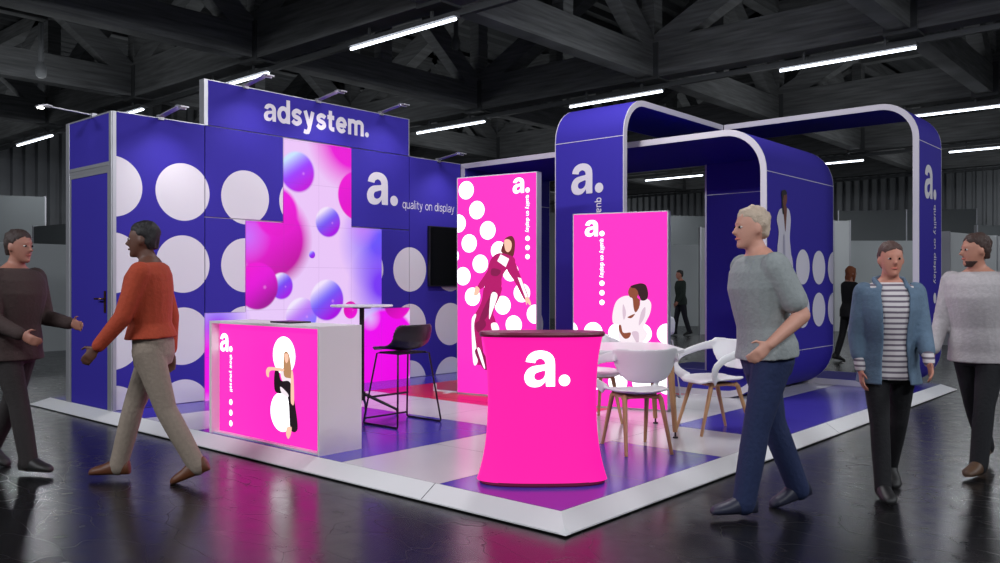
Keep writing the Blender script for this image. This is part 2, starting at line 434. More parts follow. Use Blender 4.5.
XL = ['cross truss of dark timber at the upper right edge of the hall', 'cross truss of dark timber above the right arch', 'cross truss of dark timber over the middle of the stand',
      'cross truss of dark timber just behind the header sign', 'cross truss of dark timber farther behind the header sign', 'cross truss of dark timber at the far left by the cladding']
for y, l in zip([-3.5, 1.6, 6.7, 11.8, 16.9, 22.0], XL): truss_x(y, l)
# fluorescent tubes
def tube_light(x, y0, y1, label, lamp=0):
    t = thing('tube_light', label, 'ceiling light', (x, (y0+y1)/2, 5.5), 0, 'fluorescent tubes under the trusses'); L_ = (y1-y0)/2
    obj('housing', MB().box((-0.07,-L_-0.02,0.035),(0.07,L_+0.02,0.10)).box((-0.02,-L_*0.6,0.10),(0.02,-L_*0.6+0.04,0.285)).box((-0.02,L_*0.6,0.10),(0.02,L_*0.6+0.04,0.285)), STEEL, t)
    obj('tube', MB().tube([(0,-L_,0),(0,L_,0)], 0.024, 10), TUBE, t)
    if lamp:
        ld = bpy.data.lights.new('tube_lamp', 'AREA'); ld.shape = 'RECTANGLE'; ld.size = 0.04; ld.size_y = y1-y0; ld.energy = lamp; ld.color = (0.93,0.96,1)
        lo = bpy.data.objects.new('tube_lamp', ld); COL.objects.link(lo); lo.location = (x, (y0+y1)/2, 5.47)
for a in [(5.65,6.33,8.9,'long lit fluorescent tube high above the header sign'), (5.65,11.45,14.0,'lit tube partly hidden behind the top left of the header sign'),
          (5.65,16.65,19.2,'short lit tube just above the left dotted wall', 95), (5.65,22.0,24.6,'lit tube at far left above the grey partition', 95),
          (12.1,1.4,3.85,'brightest long tube at upper right above the arches'), (12.1,6.45,8.9,'lit tube just touching the top of the tall arch column'),
          (12.1,11.6,14.1,'lit tube right of the header sign', 95), (18.6,1.3,3.9,'lit tube right of the right arch column, upper one', 95),
          (18.6,-3.8,-1.2,'lit tube outside the right edge beyond the arch', 95),
          (25.4,6.6,9.1,'small lit tube between the two arches', 95), (25.4,12.5,15.0,'lit tube seen through the big square arch', 95), (25.4,1.5,4.0,'distant tube behind the right arch column', 95),
          (25.4,-3.6,-0.6,'lit tube at the right edge, lower one', 95)]:
    tube_light(*a)
# hanging detectors
def detector(x, y, z, label):
    t = thing('hanging_detector', label, 'ceiling fitting', (x, y, z), 0, 'hanging fittings under the trusses')
    obj('stem', MB().tube([(0,0,0.25),(0,0,1.0)], 0.05, 8), STEEL, t)
    obj('canister', MB().tube([(0,0,0),(0,0,0.05),(0,0,0.16),(0,0,0.28)], [0.05,0.09,0.10,0.06], 12), STEEL, t, smooth=True)
p = onplane(41, 78, (2.3,0,0), Vector((1,0,0))); detector(p.x, p.y, p.z, 'dark round fitting hanging from the timber beam at upper left')
p = onplane(456, 50, (9.0,0,0), Vector((1,0,0))); detector(p.x, p.y, p.z, 'dark round fitting hanging right of the longest tube')

# neighbouring stands and partitions far behind
def partition(name, pts_px, dist, m, label, thick=0.15, tops=None):
    """pts: (px, bottom distance) ends, height"""
    (xa, da), (xb, db), h = pts_px
    a = at(da, (xa-PX)/F*da); b = at(db, (xb-PX)/F*db)
    t = MB(); t.mats = [m]; t.beam(a+Vector((0,0,h/2)), b+Vector((0,0,h/2)), thick, h)
    t.use(ALU); 
    d = (b-a); n = max(1, int(d.length/2.0)); nn = Vector((-d.y, d.x, 0)).normalized()
    for i in range(n+1):
        c = a+d*i/n; t.beam(c, c+Vector((0,0,h+0.02)), 0.04, thick+0.03, tuple(nn))
    o = obj(name, t); tag(o, label, 'partition', 'grey partitions of neighbouring stands')
partition('partition_panel', ((-60,15.6),(140,18.8),2.18), 0, PART1, 'light grey low partition behind the left passer-by')
partition('partition_panel', ((-60,25.5),(46,26.5),4.1), 0, PART2, 'tall mid grey partition at the far left edge')
partition('partition_panel', ((36,24),(130,21),3.0), 0, PART2, 'darker grey partition just left of the storage door')
partition('partition_panel', ((838,34.5),(976,33.5),4.35), 0, PART2, 'long mid grey partition running behind the right arch column')
partition('partition_panel', ((976,30),(1060,30),3.45), 0, PART2, 'lower mid grey partition at the right edge')
partition('partition_panel', ((832,26),(960,26),2.7), 0, PART1, 'light grey partition behind the woman with orange hair')
partition('partition_panel', ((833,24.5),(849,24.5),3.2), 0, PART3, 'narrow white panel right beside the dotted arch')
partition('partition_panel', ((946,18.9),(1070,23.6),2.53), 0, PART3, 'white partition behind the man in the pale sweater')
partition('partition_panel', ((600,27.5),(703,27.5),2.65), 0, PART1, 'light grey partition seen through the square arch')
partition('partition_panel', ((700,23),(712,23),2.9), 0, PART3, 'white panel edge seen beside the inner blue wall of the arch')
partition('partition_panel', ((500,33),(720,35.5),4.2), 0, PART2, 'tall mid grey partition far behind the square arch')

# ================================================================== PLATFORM
plat = thing('stand_platform', 'raised exhibition platform with blue, white and red floor panels and a white sloped edge', 'platform', (0, 0, 0))
mb = MB().use(GROUT); mb.box((0,0,0.02),(7.96,7.15,P-0.002))
def tile(x0, x1, y0, y1, m):
    mb.use(m)
    xs = [-1]+[0.0,0.93,1.86,2.93,3.95,4.97,6,7,7.96]; xs = [x for x in xs if x >= 0]; ys = [0,0.97,1.96,2.94,3.95,4.93,5.95,7.15]
    cx = [x0]+[x for x in xs if x0+0.05 < x < x1-0.05]+[x1]; cy = [y0]+[y for y in ys if y0+0.05 < y < y1-0.05]+[y1]
    g = 0.0025
    for i in range(len(cx)-1):
        for j in range(len(cy)-1):
            mb.add([(cx[i]+g,cy[j]+g,P),(cx[i+1]-g,cy[j]+g,P),(cx[i+1]-g,cy[j+1]-g,P),(cx[i]+g,cy[j+1]-g,P)], [(0,1,2,3)])
tile(0, 1.96, 0, 0.97, BLUEL); tile(1.96, 2.93, 0, 0.97, WHITEL); tile(2.93, 7.96, 0, 0.97, BLUEL)
tile(0, 2.75, 0.97, 1.96, WHITEL); tile(2.75, 7.96, 0.97, 1.96, WHITEL)
tile(0, 1.84, 1.96, 3.95, BLUEL); tile(1.84, 2.75, 1.96, 4.93, WHITEL); tile(0, 1.84, 3.95, 4.93, WHITEL)
tile(2.75, 4.97, 1.96, 4.93, REDL); tile(4.97, 7.96, 1.96, 4.93, WHITEL); tile(0, 7.96, 4.93, 7.15, BLUEL)
obj('deck', mb, None, plat)
e = 0.125; mb = MB().use(mat('white_edge_profile', (226, 226, 228), 0.4, bump=(20, 0.02)))
zi, zo = P-0.0005, 0.018
c_in = [(0,0),(7.96,0),(7.96,7.15),(0,7.15)]; c_out = [(-e,-e),(7.96+0.27,-e),(8.23,7.15+0.25),(-e,7.4)]
for i in range(4):
    j = (i+1) % 4; a, b = c_in[i], c_in[j]; A, B = c_out[i], c_out[j]
    mb.add([(a[0],a[1],zi),(b[0],b[1],zi),(B[0],B[1],zo),(A[0],A[1],zo),(a[0],a[1],zi-0.05),(b[0],b[1],zi-0.05),(B[0],B[1],0.010),(A[0],A[1],0.010)], [(3,2,1,0),(7,6,2,3),(4,5,6,7)])
obj('edge_profile', mb, None, plat)
obj('corner_cap', MB().add([(-e-0.004,-e-0.004,0.012),(-e+0.045,-e-0.004,0.012),(-e-0.004,-e+0.045,0.012),(-e+0.028,-e+0.028,0.05)], [(0,1,3),(0,3,2),(1,2,3),(0,2,1)]), WHITE, plat)
mb = MB().use(GROUT)
for x in (4.0,6.0):
    mb.add([(x,0.001,zi+0.001),(x+0.006,0.001,zi+0.001),(x+0.006,-e,zo+0.001),(x,-e,zo+0.001)], [(0,3,2,1)])
for y in (1.0,):
    mb.add([(0.001,y,zi+0.001),(0.001,y+0.006,zi+0.001),(-e,y+0.006,zo+0.001),(-e,y,zo+0.001)], [(0,1,2,3)])
obj('edge_joint', mb, None, plat)

# ================================================================== BACK WALL (front face y = 0 local)
wall = thing('exhibition_wall', 'long purple-blue modular back wall with white dots, slogan and raised header reading adsystem.', 'exhibition wall', (0, YW, P))
def panel(x0, x1, z0, z1, m, parent=wall, name='fabric_panel'):
    g = 0.006
    return obj(name, MB().box((x0+g,0.0,z0+g),(x1-g,0.02,z1-g)), m, parent)
panel(0.032,1,0,3,DOTL); panel(1,2,2,3,DOTL); panel(1,1.5,0.95,2,DOTL)
panel(3,4,2,3,BLUE); panel(3.5,4,0.95,2,DOTR); panel(4,5,0,3,DOTR)
hd = panel(1,4,3,3.5,BLUE)
fr = MB()
fr.box((0.052,0.02,0),(5,0.10,2.998)).box((1.0,0.02,3.0),(4.0,0.10,3.5)).box((0.99,-0.002,3.0),(1.035,0.10,3.503)).box((3.985,-0.002,3.0),(4.0,0.10,3.5)).box((1.0,0,3.494),(4.0,0.1,3.503))
fr.box((0.0,-0.006,0),(0.036,0.10,3.0)).box((0.05,0,2.994),(1.0,0.1,3.003)).box((4.0,0,2.994),(5,0.1,3.003))
obj('aluminium_frame', fr, ALU, wall)
def on_wall(px, py, Y=YW):
    q = onplane(px, py, (0,Y,0), Vector((0,1,0))); return (q.x, q.z-P)
mb = MB(); write(mb, 'adsystem.', 0.196, 0.27, Matrix(), 0.003, 1.735, 3.160, width=1.56, gap=0.09); obj('header_lettering', mb, PRINT, wall)
logo(wall, 0.41, 3.261, 2.31, PRINT, 0.003, tag_text=None, dn=0)
mb = MB(); write(mb, 'quality on display', 0.082, 0.13, Matrix(), 0.003, 3.875, 2.29, width=0.99, gap=0.14); obj('slogan', mb, PRINT, wall)

# LED screen
def led_mat():
    m = bpy.data.materials.new('led_artwork'); m.use_nodes = True; nt = m.node_tree; L = nt.links; b = nt.nodes['Principled BSDF']
    b.inputs['Base Color'].default_value = (0.01,0.01,0.01,1); b.inputs['Roughness'].default_value = 0.4; b.inputs['Specular IOR Level'].default_value = 0.2
    tc = nt.nodes.new('ShaderNodeTexCoord'); sp = nt.nodes.new('ShaderNodeSeparateXYZ'); L.new(tc.outputs['Object'], sp.inputs[0]); X, Z = sp.outputs[0], sp.outputs[2]
    def M(op, a, bb=0, c=None, clampit=False):
        n = nt.nodes.new('ShaderNodeMath'); n.operation = op; n.use_clamp = clampit
        for i, v in enumerate((a, bb, c)):
            if v is None: continue
            if isinstance(v, (int, float)): n.inputs[i].default_value = v
            else: L.new(v, n.inputs[i])
        return n.outputs[0]
    def mix(f, a, c):
        n = nt.nodes.new('ShaderNodeMix'); n.data_type = 'RGBA'
        L.new(f, n.inputs['Factor'])
        for k, v in (('A', a), ('B', c)):
            if isinstance(v, tuple): n.inputs[k].default_value = rgb(v)
            else: L.new(v, n.inputs[k])
        return n.outputs['Result']
    def rad(cx, cz, r, soft):
        dx = M('SUBTRACT', X, cx); dz = M('SUBTRACT', Z, cz); d = M('SQRT', M('ADD', M('MULTIPLY', dx, dx), M('MULTIPLY', dz, dz)))
        return M('MULTIPLY_ADD', d, -1/soft, r/soft+0.5, True)      # 1 inside
    col = mix(M('MULTIPLY_ADD', M('ADD', X, Z), 0.12, 0.0, True), (225,205,250), (240,190,245))
    def blob(cx, cz, r, soft, c): 
        nonlocal col
        col = mix(rad(cx, cz, r, soft), col, c)
    def ball(px, py, rz, top, mid, bot, soft=0.02, hi=True):
        nonlocal col
        cx, cz = on_wall(px, py)
        t = M('MULTIPLY_ADD', M('SUBTRACT', Z, cz), 0.5/rz, 0.5, True); t2 = M('MULTIPLY_ADD', M('SUBTRACT', X, cx), -0.35/rz, 0.0)
        t = M('ADD', t, t2, None, True)
        c = mix(M('SMOOTH_MIN', M('MULTIPLY', t, 1.7), 1.0, 0.4), bot, mid); q_ = M('MULTIPLY_ADD', t, 1.8, -0.8, True); c = mix(M('MULTIPLY', q_, q_), c, top)
        col = mix(rad(cx, cz, rz, soft), col, c)
        if hi: col = mix(M('MULTIPLY', rad(cx+rz*0.35, cz-rz*0.05, rz*0.03, rz*0.16), 0.6), col, (255,170,255))
    x, z = on_wall(345, 140); blob(x+0.10, z+0.02, 0.52, 0.35, (232,0,212))
    x, z = on_wall(376, 240); blob(x+0.05, z-0.05, 0.40, 0.55, (105,85,250)); x, z = on_wall(379, 285); blob(x+0.05, z, 0.36, 0.45, (120,55,245))
    x, z = on_wall(362, 226); blob(x, z, 0.10, 0.4, (200,120,250))
    ball(271, 239, 0.50, (225,0,235), (235,0,215), (190,0,160), 0.16, False)
    x, z = on_wall(246, 245); blob(x, z+0.1, 0.13, 0.4, (190,120,255))
    ball(297, 172, 0.24, (200,225,255), (150,60,255), (190,0,220), 0.03)
    ball(276, 212, 0.29, (225,0,230), (235,0,215), (225,0,200), 0.05, False)
    ball(357, 196, 0.31, (235,0,210), (225,0,205), (235,0,190), 0.02, False)
    ball(327.5, 222, 0.185, (240,225,250), (110,85,245), (165,0,225))
    ball(311.5, 254.7, 0.045, (180,180,255), (130,50,250), (150,0,220), 0.01)
    ball(281, 286, 0.155, (235,225,255), (110,70,245), (160,20,230))
    ball(257, 286, 0.27, (235,0,210), (228,0,215), (160,0,150), 0.02)
    ball(301, 316, 0.22, (240,228,252), (185,110,245), (120,120,255))
    ball(326.5, 300, 0.25, (240,225,252), (105,85,248), (165,0,225))
    ball(350, 310, 0.11, (215,0,170), (225,0,190), (235,0,215), 0.01)
    x, z = on_wall(225, 330); blob(x-0.1, z+0.02, 0.24, 0.4, (110,40,245)); x, z = on_wall(222, 360); blob(x-0.1, z-0.1, 0.42, 0.35, (240,0,230))
    ball(385, 352, 0.56, (235,0,240), (240,0,235), (235,0,225), 0.05, False)
    ball(397, 300, 0.25, (205,0,220), (190,0,170), (230,0,200), 0.02, False)
    x, z = on_wall(370, 318); blob(x, z, 0.05, 0.25, (215,215,255))
    # fine joints between the LED cabinets
    def seam(s, o): 
        t = M('FRACT', M('DIVIDE', M('SUBTRACT', s, o), 0.5)); return M('LESS_THAN', M('ABSOLUTE', M('SUBTRACT', t, 0.5)), 0.006)
    col = mix(M('MULTIPLY', M('MAXIMUM', seam(X, 0.25), seam(Z, 0.22)), 0.22), col, (120,60,150))
    L.new(col, b.inputs['Emission Color']); b.inputs['Emission Strength'].default_value = 1.0
    return m
led = thing('led_screen', 'stepped glowing screen with pink and violet floating spheres set in the back wall', 'screen', (0, YW, P))
mb = MB(); poly = [(1,0.0),(4,0.0),(4,0.95),(3.5,0.95),(3.5,1.985),(3,1.985),(3,2.985),(2,2.985),(2,1.985),(1.5,1.985),(1.5,0.95),(1,0.95)]
n = len(poly); mb.add([(x,-0.012,z) for x, z in poly]+[(x,-0.001,z) for x, z in poly], [list(range(n))]+[[i,i+n,(i+1)%n+n,(i+1)%n] for i in range(n)])
obj('display', mb, led_mat(), led)
# wall TV
tv = thing('wall_screen', 'switched-off black screen mounted on the back wall left of the pink dotted light box', 'screen', (4.664, YW, P+1.655))
obj('housing', MB().box((-0.33,-0.055,-0.42),(0.33,-0.003,0.42)), BLACK, tv, bevel=0.006)
obj('glass', MB().box((-0.32,-0.0565,-0.40),(0.32,-0.0545,0.405)), SCREEN, tv)

# ================================================================== STORAGE DOOR WALL (x = 0 face, facing -x)
dw = thing('storage_cabin_front', 'narrow purple-blue cabin front with closed door and aluminium frame at the left', 'exhibition wall', (0, YW, P))
Yd = 1.10
obj('post', MB().box((-0.012,0.0,0),(-0.001,0.055,3.0)).box((-0.001,0.101,0),(0.03,0.105,3.0)), ALU, dw, bevel=0.004)
obj('post', MB().box((-0.012,Yd-0.09,0),(0.05,Yd,3.0)), ALU, dw, bevel=0.004)
obj('transom', MB().box((-0.010,0.055,2.43),(-0.001,Yd-0.09,2.50)).box((-0.016,0.055,2.462),(-0.009,Yd-0.09,2.47)), ALU, dw)
obj('top_rail', MB().box((-0.011,0.055,2.985),(-0.001,Yd-0.09,3.0)), ALU, dw)
obj('upper_panel', MB().box((-0.008,0.055,2.50),(-0.001,Yd-0.09,2.985)), BLUE, dw)
df = MB(); 
for a, b in (((0.055,0),(0.095,2.43)),((Yd-0.13,0),(Yd-0.09,2.43)),((0.095,2.39),(Yd-0.13,2.43))): df.box((-0.008,a[0],a[1]),(-0.001,b[0],b[1]))
obj('door_frame', df, ALU, dw)
leaf = obj('door_leaf', MB().box((-0.006,0.099,0.012),(-0.001,Yd-0.134,2.386)), BLUE, dw)
BRZ = mat('dark_bronze', (96, 66, 48), 0.35, 0.8, bump=(80, 0.02))
obj('handle', MB().box((-0.014,0.125,0.98),(-0.006,0.165,1.20)).tube([(-0.012,0.145,1.12),(-0.05,0.145,1.12),(-0.055,0.16,1.12),(-0.055,0.28,1.12)], 0.010, 8), BRZ, leaf)
# cabin back and side walls so that the cabin is a closed box
cb = MB().box((0.0,0.106,0),(0.03,Yd-0.09,3.0)).box((0.05,Yd-0.05,0),(5.0,Yd,3.0)).box((4.95,0.1,0),(5.0,Yd-0.05,3.0))
obj('cabin_wall', cb, BLUE, dw)

# ================================================================== ARM SPOTLIGHTS
def arm_light(name_label, base, out, energy=21, slim=False):
    d = Vector(out); rz = math.atan2(d.y, d.x)
    t = thing('arm_spotlight', name_label, 'spotlight', base, rz, 'arm spotlights on the wall tops')
    obj('clamp', MB().box((-0.03,-0.03,-0.02),(0.02,0.03,0.03)), ALU, t)
    def slab(pts, w_, th):
        mb_ = MB(); return mb_.loft([[(x,-w_,z-th),(x,w_,z-th),(x,w_,z+th),(x,-w_,z+th)] for x, z in pts])
    obj('arm', slab([(-0.02,0.012),(0.20,0.040),(0.38,0.060)] if not slim else [(-0.02,0.012),(0.20,0.025),(0.42,0.035)], 0.034 if not slim else 0.014, 0.006), ALU, t, bevel=0.002)
    x0_ = 0.375 if not slim else 0.41; z0_ = 0.060 if not slim else 0.035
    obj('head', slab([(x0_,z0_),(x0_+0.05,z0_+0.008),(x0_+0.13,z0_-0.012)], 0.045, 0.008), ALU, t, bevel=0.002)
    if slim: obj('lens', MB().box((x0_+0.07,-0.02,z0_-0.030),(x0_+0.12,0.02,z0_-0.020)), SPOTM, t)
    else: obj('lens', MB().box((x0_+0.060,-0.03,z0_-0.028),(x0_+0.064,0.03,z0_-0.006)), SPOTM, t); obj('lens_hood', MB().box((x0_+0.065,-0.04,z0_-0.030),(x0_+0.085,0.04,z0_-0.004)), ALU, t)
    ld = bpy.data.lights.new('spot', 'SPOT'); ld.energy = energy; ld.spot_size = math.radians(100); ld.spot_blend = 0.9; ld.shadow_soft_size = 0.03; ld.color = (1, 0.96, 0.98)
    lo = bpy.data.objects.new('spot_lamp', ld); COL.objects.link(lo)
    u = d.normalized(); p = Vector(base)+u*0.50+Vector((0,0,0.03)); lo.location = p
    tgt = Vector(base)-u*0.0+Vector((0,0,-1.05)); lo.rotation_euler = (tgt-p).to_track_quat('-Z', 'Y').to_euler()
    return t
def wx(px, py): return on_wall(px, py)[0]
arm_light('arm spotlight over the left dotted wall section', (0.50, YW, P+3.0), (0,-1,0))
arm_light('arm spotlight on the left end of the header', (1.50, YW, P+3.5), (0,-1,0))
arm_light('arm spotlight above the middle of the adsystem. lettering', (2.50, YW, P+3.5), (0,-1,0))
arm_light('arm spotlight on the right end of the header', (3.50, YW, P+3.5), (0,-1,0))
arm_light('arm spotlight over the wall slogan at right', (4.55, YW, P+3.0), (0,-1,0))
arm_light('arm spotlight reaching left above the storage door', (0.0, 6.05, P+3.0), (-1,0,0), 22, True)

# ================================================================== ARCHES
def rr_path(a0, a1, z0, z1, r, t, n=10):
    """closed rounded-rectangle outer and inner outlines in (a, z)"""
    def ring(o, R):
        pts = []
        for cx, cz, s, R in ((a1-o-0.01, z1-o-0.01, 0, 0.01), (a0+o+R, z1-o-R, 90, R), (a0+o+R, z0+o+R, 180, R), (a1-o-0.01, z0+o+0.01, 270, 0.01)):
            for i in range(n+1):
                an = math.radians(s+90*i/n); pts.append((cx+R*math.cos(an), cz+R*math.sin(an)))
        return pts
    return ring(0, r), ring(t, r-t)
ring = thing('square_arch', 'big rounded square purple-blue arch with pinkish rim, white dots and a printed woman in white', 'arch', (5.0, 1.0, P))
TH = 0.07; RW = 2.0; RY = 4.595
out_, in_ = rr_path(0, RY, 0.0, 3.0, 0.5, TH)
n = len(out_)
mb = MB().use(BLUE)
mb.add([(0.012,a,z) for a, z in out_]+[(RW-0.012,a,z) for a, z in out_], [(i,(i+1)%n,(i+1)%n+n,i+n) for i in range(n)])
mb.add([(0.012,a,z) for a, z in in_]+[(RW-0.012,a,z) for a, z in in_], [((i+1)%n,i,i+n,(i+1)%n+n) for i in range(n)])
obj('fabric_cover', mb, None, ring, smooth=True)
def rim(x0, x1, parent, pa, pb):
    mb = MB(); k = len(pa)
    mb.add([(x0,a,z) for a, z in pa]+[(x0,a,z) for a, z in pb]+[(x1,a,z) for a, z in pa]+[(x1,a,z) for a, z in pb],
       [(i,i+k,(i+1)%k+k,(i+1)%k) for i in range(k)]+[(i+2*k,(i+1)%k+2*k,(i+1)%k+3*k,i+3*k) for i in range(k)]+[(i,(i+1)%k,(i+1)%k+2*k,i+2*k) for i in range(k)]+[(i+k,i+3*k,(i+1)%k+3*k,(i+1)%k+k) for i in range(k)])
    return obj('rim', mb, RIM, parent)
rim(0, 0.012, ring, rr_path(0, RY, 0, 3.0, 0.5, TH)[0], in_)
rim(RW-0.012, RW, ring, out_, in_)
sm = MB()
for z in (0.5, 2.5): sm.box((0.012,-0.002,z-0.004),(RW-0.012,0.0005,z+0.004)).box((0.012,TH-0.0005,z-0.004),(RW-0.012,TH+0.002,z+0.004)).box((0.012,RY-TH-0.002,z-0.004),(RW-0.012,RY-TH+0.0005,z+0.004))
obj('seam', sm, RIM, ring)
ipp = [(a_, z_) for a_, z_ in in_ if a_ < 1.7]; ipp = sorted([q for q in ipp if q[1] > 1.5], key=lambda q: -q[0]-q[1]*1e-3)+sorted([q for q in ipp if q[1] <= 1.5], key=lambda q: q[0]-q[1]*1e-3)
ipp = [(1.72, 3.0-TH)]+ipp+[(1.72, TH)]; ni = len(ipp)
ip = MB().use(BLUE).add([(RW-0.06,a_,z_) for a_, z_ in ipp]+[(RW-0.013,a_,z_) for a_, z_ in ipp], [list(range(ni)), list(range(2*ni-1, ni-1, -1))]+[[i,(i+1)%ni,(i+1)%ni+ni,i+ni] for i in range(ni)]); ip.use(ALU).box((RW-0.065,1.72,TH),(RW-0.012,1.745,3.0-TH)).box((RW-0.062,TH,2.50),(RW-0.0598,1.72,2.508))
obj('inner_wall', ip, None, ring)
dm = MB()
for X_ in (0.5,1.0,1.5,2.0):
    for Z_ in (1.47,0.96):
        dm = MB(); flat(dm, clip(disc((X_, Z_), 0.205), 0.02, RW-0.02, 0, 3), Matrix(), 0.004); obj('printed_dot', dm, PRINT, ring)
dm = MB(); flat(dm, clip(disc((1.52, 0.62), 0.30), 0.02, RW-0.02, 0.1, 3), Matrix.Translation((0, RY-TH, 0)), 0.003); obj('printed_dot', dm, PRINT, ring)
def art(parent, pl_o, pl_n, to_local, shapes, off, sc, lift, name='printed_figure'):
    """polygons read off the print, laid on the plane of the panel"""
    mb = MB()
    for k, (m, pts, sm_) in enumerate(shapes):
        q = []
        for x, y in (spline(pts) if sm_ else pts):
            w_ = onplane(off[0]+x/sc, off[1]+y/sc, pl_o, pl_n); q.append(to_local(w_))
        mb.use(m); flat(mb, q, Matrix(), lift+0.0006*k)
    return obj(name, mb, None, parent)
SKN = mat('print_dark_skin', (110, 62, 50), 0.6); PHAIR = mat('print_black', (20, 14, 16), 0.6); PSUIT = mat('print_white_suit', (214, 210, 220), 0.6); PSH = mat('print_suit_fold', (176, 172, 190), 0.6)
tl = lambda w_: (w_.x-5.0, w_.z-P)
art(ring, (0,1,0), Vector((0,1,0)), tl, [
   (PSUIT, [(478,362),(492,355),(515,358),(524,400),(520,470),(524,520),(530,600),(532,700),(480,700),(474,600),(470,520),(476,450),(468,400)], True),
   (SKN, [(494,350),(508,350),(506,400),(502,450),(497,400)], True),
   (SKN, [(489,290),(503,288),(509,305),(508,330),(503,346),(504,362),(494,362),(493,340),(488,320)], True),
   (PHAIR, [(486,296),(490,283),(502,282),(509,296),(504,300),(496,303),(493,320),(489,322)], True),
   (PHAIR, [(488,322),(492,330),(495,360),(497,378),(491,376),(488,350)], True),
   (PSH, [(493,470),(499,470),(501,560),(494,560)], True)], (660,120), 4.02, 0.004)

# L-shaped arch: column A (outer face x = 4.5, y 2.5..3.5), corner at x 7..8, column B (outer face y = 0, x 7..8)
la = thing('corner_arch', 'tall purple-blue L-shaped arch whose two columns carry the white a. mark', 'arch', (4.5, 0, P))
TP = 3.46; R0 = 0.45
def profA(n=10):      # from foot of column A up and over to the corner, (x local, z), outer and inner
    o = [(0,0)]+[(R0-R0*math.cos(math.radians(90*i/n)), TP-R0+R0*math.sin(math.radians(90*i/n))) for i in range(n+1)]
    r = R0-TH; i_ = [(TH,0)]+[(TH+r-r*math.cos(math.radians(90*i/n)), TP-TH-r+r*math.sin(math.radians(90*i/n))) for i in range(n+1)]
    return o, i_
o, i_ = profA()
A = MB().use(BLUE); k = len(o)
y0, y1 = 2.5, 3.5; xin, xout = 2.5, 3.5      # local x of the second arm
def strip(mb, pts, ya, yb, flip=False, ends=None):
    """pts [(x,z)]; swept between y=ya and y=yb"""
    k = len(pts); f = [(i,i+1,i+1+k,i+k) for i in range(k-1)]
    if flip: f = [tuple(reversed(q)) for q in f]
    mb.add([(x,ya,z) for x, z in pts]+[(x,yb,z) for x, z in pts], f)
g = 0.012
strip(A, o+[(3.5,TP)], y0+g, y1-g); strip(A, i_+[(3.5,TP-TH)], y0+g, y1-g, True)
obj('fabric_cover', A, None, la, smooth=True)
# arm towards column B: profile in (y, z)
def profB(n=10):
    def ringpts(o_, R):
        p = [(2.49, TP-o_)]
        for i in range(n+1): p.append((o_+R-R*math.sin(math.radians(90*i/n)), TP-o_-R+R*math.cos(math.radians(90*i/n))))
        for i in range(n+1): p.append((o_+R-R*math.cos(math.radians(90*i/n)), o_+R-R*math.sin(math.radians(90*i/n))))
        p.append((3.5, o_)); return p
    return ringpts(0, R0), ringpts(TH, R0-TH)
ob, ib = profB(); B = MB().use(BLUE)
for pts, fl in ((ob, False), (ib, True)):
    k = len(pts); f = [(i,i+1,i+1+k,i+k) for i in range(k-1)]
    if fl: f = [tuple(reversed(q)) for q in f]
    B.add([(xin+g,y,z) for y, z in pts]+[(xout-g,y,z) for y, z in pts], f)
obj('fabric_cover', B, None, la, smooth=True)
def rim_strip(pa, pb, fn, d0, d1):
    """solid strip between outlines pa and pb; fn(u, z, d)->xyz"""
    k = len(pa); mb = MB()
    vs = [fn(u,z,d0) for u, z in pa]+[fn(u,z,d0) for u, z in pb]+[fn(u,z,d1) for u, z in pa]+[fn(u,z,d1) for u, z in pb]
    fs = []
    for i in range(k-1): fs += [(i,i+1,i+1+k,i+k),(i+2*k,i+3*k,i+1+3*k,i+1+2*k),(i,i+2*k,i+1+2*k,i+1),(i+k,i+1+k,i+1+3*k,i+3*k)]
    fs += [(0,k,3*k,2*k),(k-1,3*k-1,4*k-1,2*k-1)]
    return mb.add(vs, fs)
obj('rim', rim_strip(o+[(2.5,TP)], i_+[(2.5,TP-TH)], lambda u, z, d: (u, d, z), y0, y0+g), RIM, la)
obj('rim', rim_strip(o+[(3.5,TP)], i_+[(3.5,TP-TH)], lambda u, z, d: (u, d, z), y1-g, y1), RIM, la)
obj('rim', rim_strip(ob, ib, lambda u, z, d: (d, u, z), xin, xin+g), RIM, la)
obj('rim', rim_strip([(3.5,TP)]+ob[1:], [(3.5,TP-TH)]+ib[1:], lambda u, z, d: (d, u, z), xout-g, xout), RIM, la)
sm = MB().box((-0.002,y0+g,2.986),(0.0005,y1-g,2.994)).box((xin+g,-0.002,2.976),(xout-g,0.0005,2.984)).box((xin+g,-0.002,0.496),(xout-g,0.0005,0.504))
obj('seam', sm, RIM, la)
MA = Matrix(((0,1,0,0),(-1,0,0,0),(0,0,1,0),(0,0,0,1)))       # face looking -x: local x runs to -y
qa = onplane(571.5, 195, (4.5,0,0), Vector((1,0,0))); za = onplane(583, 164, (4.5,0,0), Vector((1,0,0)))
logo(la, za.z-qa.z, -qa.y, qa.z-P, PRINT, 0.004, MA)
logo(la, 0.40, xin+0.22, 2.315, PRINT, 0.004, tl=2.45, kx=1.0, d0=3.05)

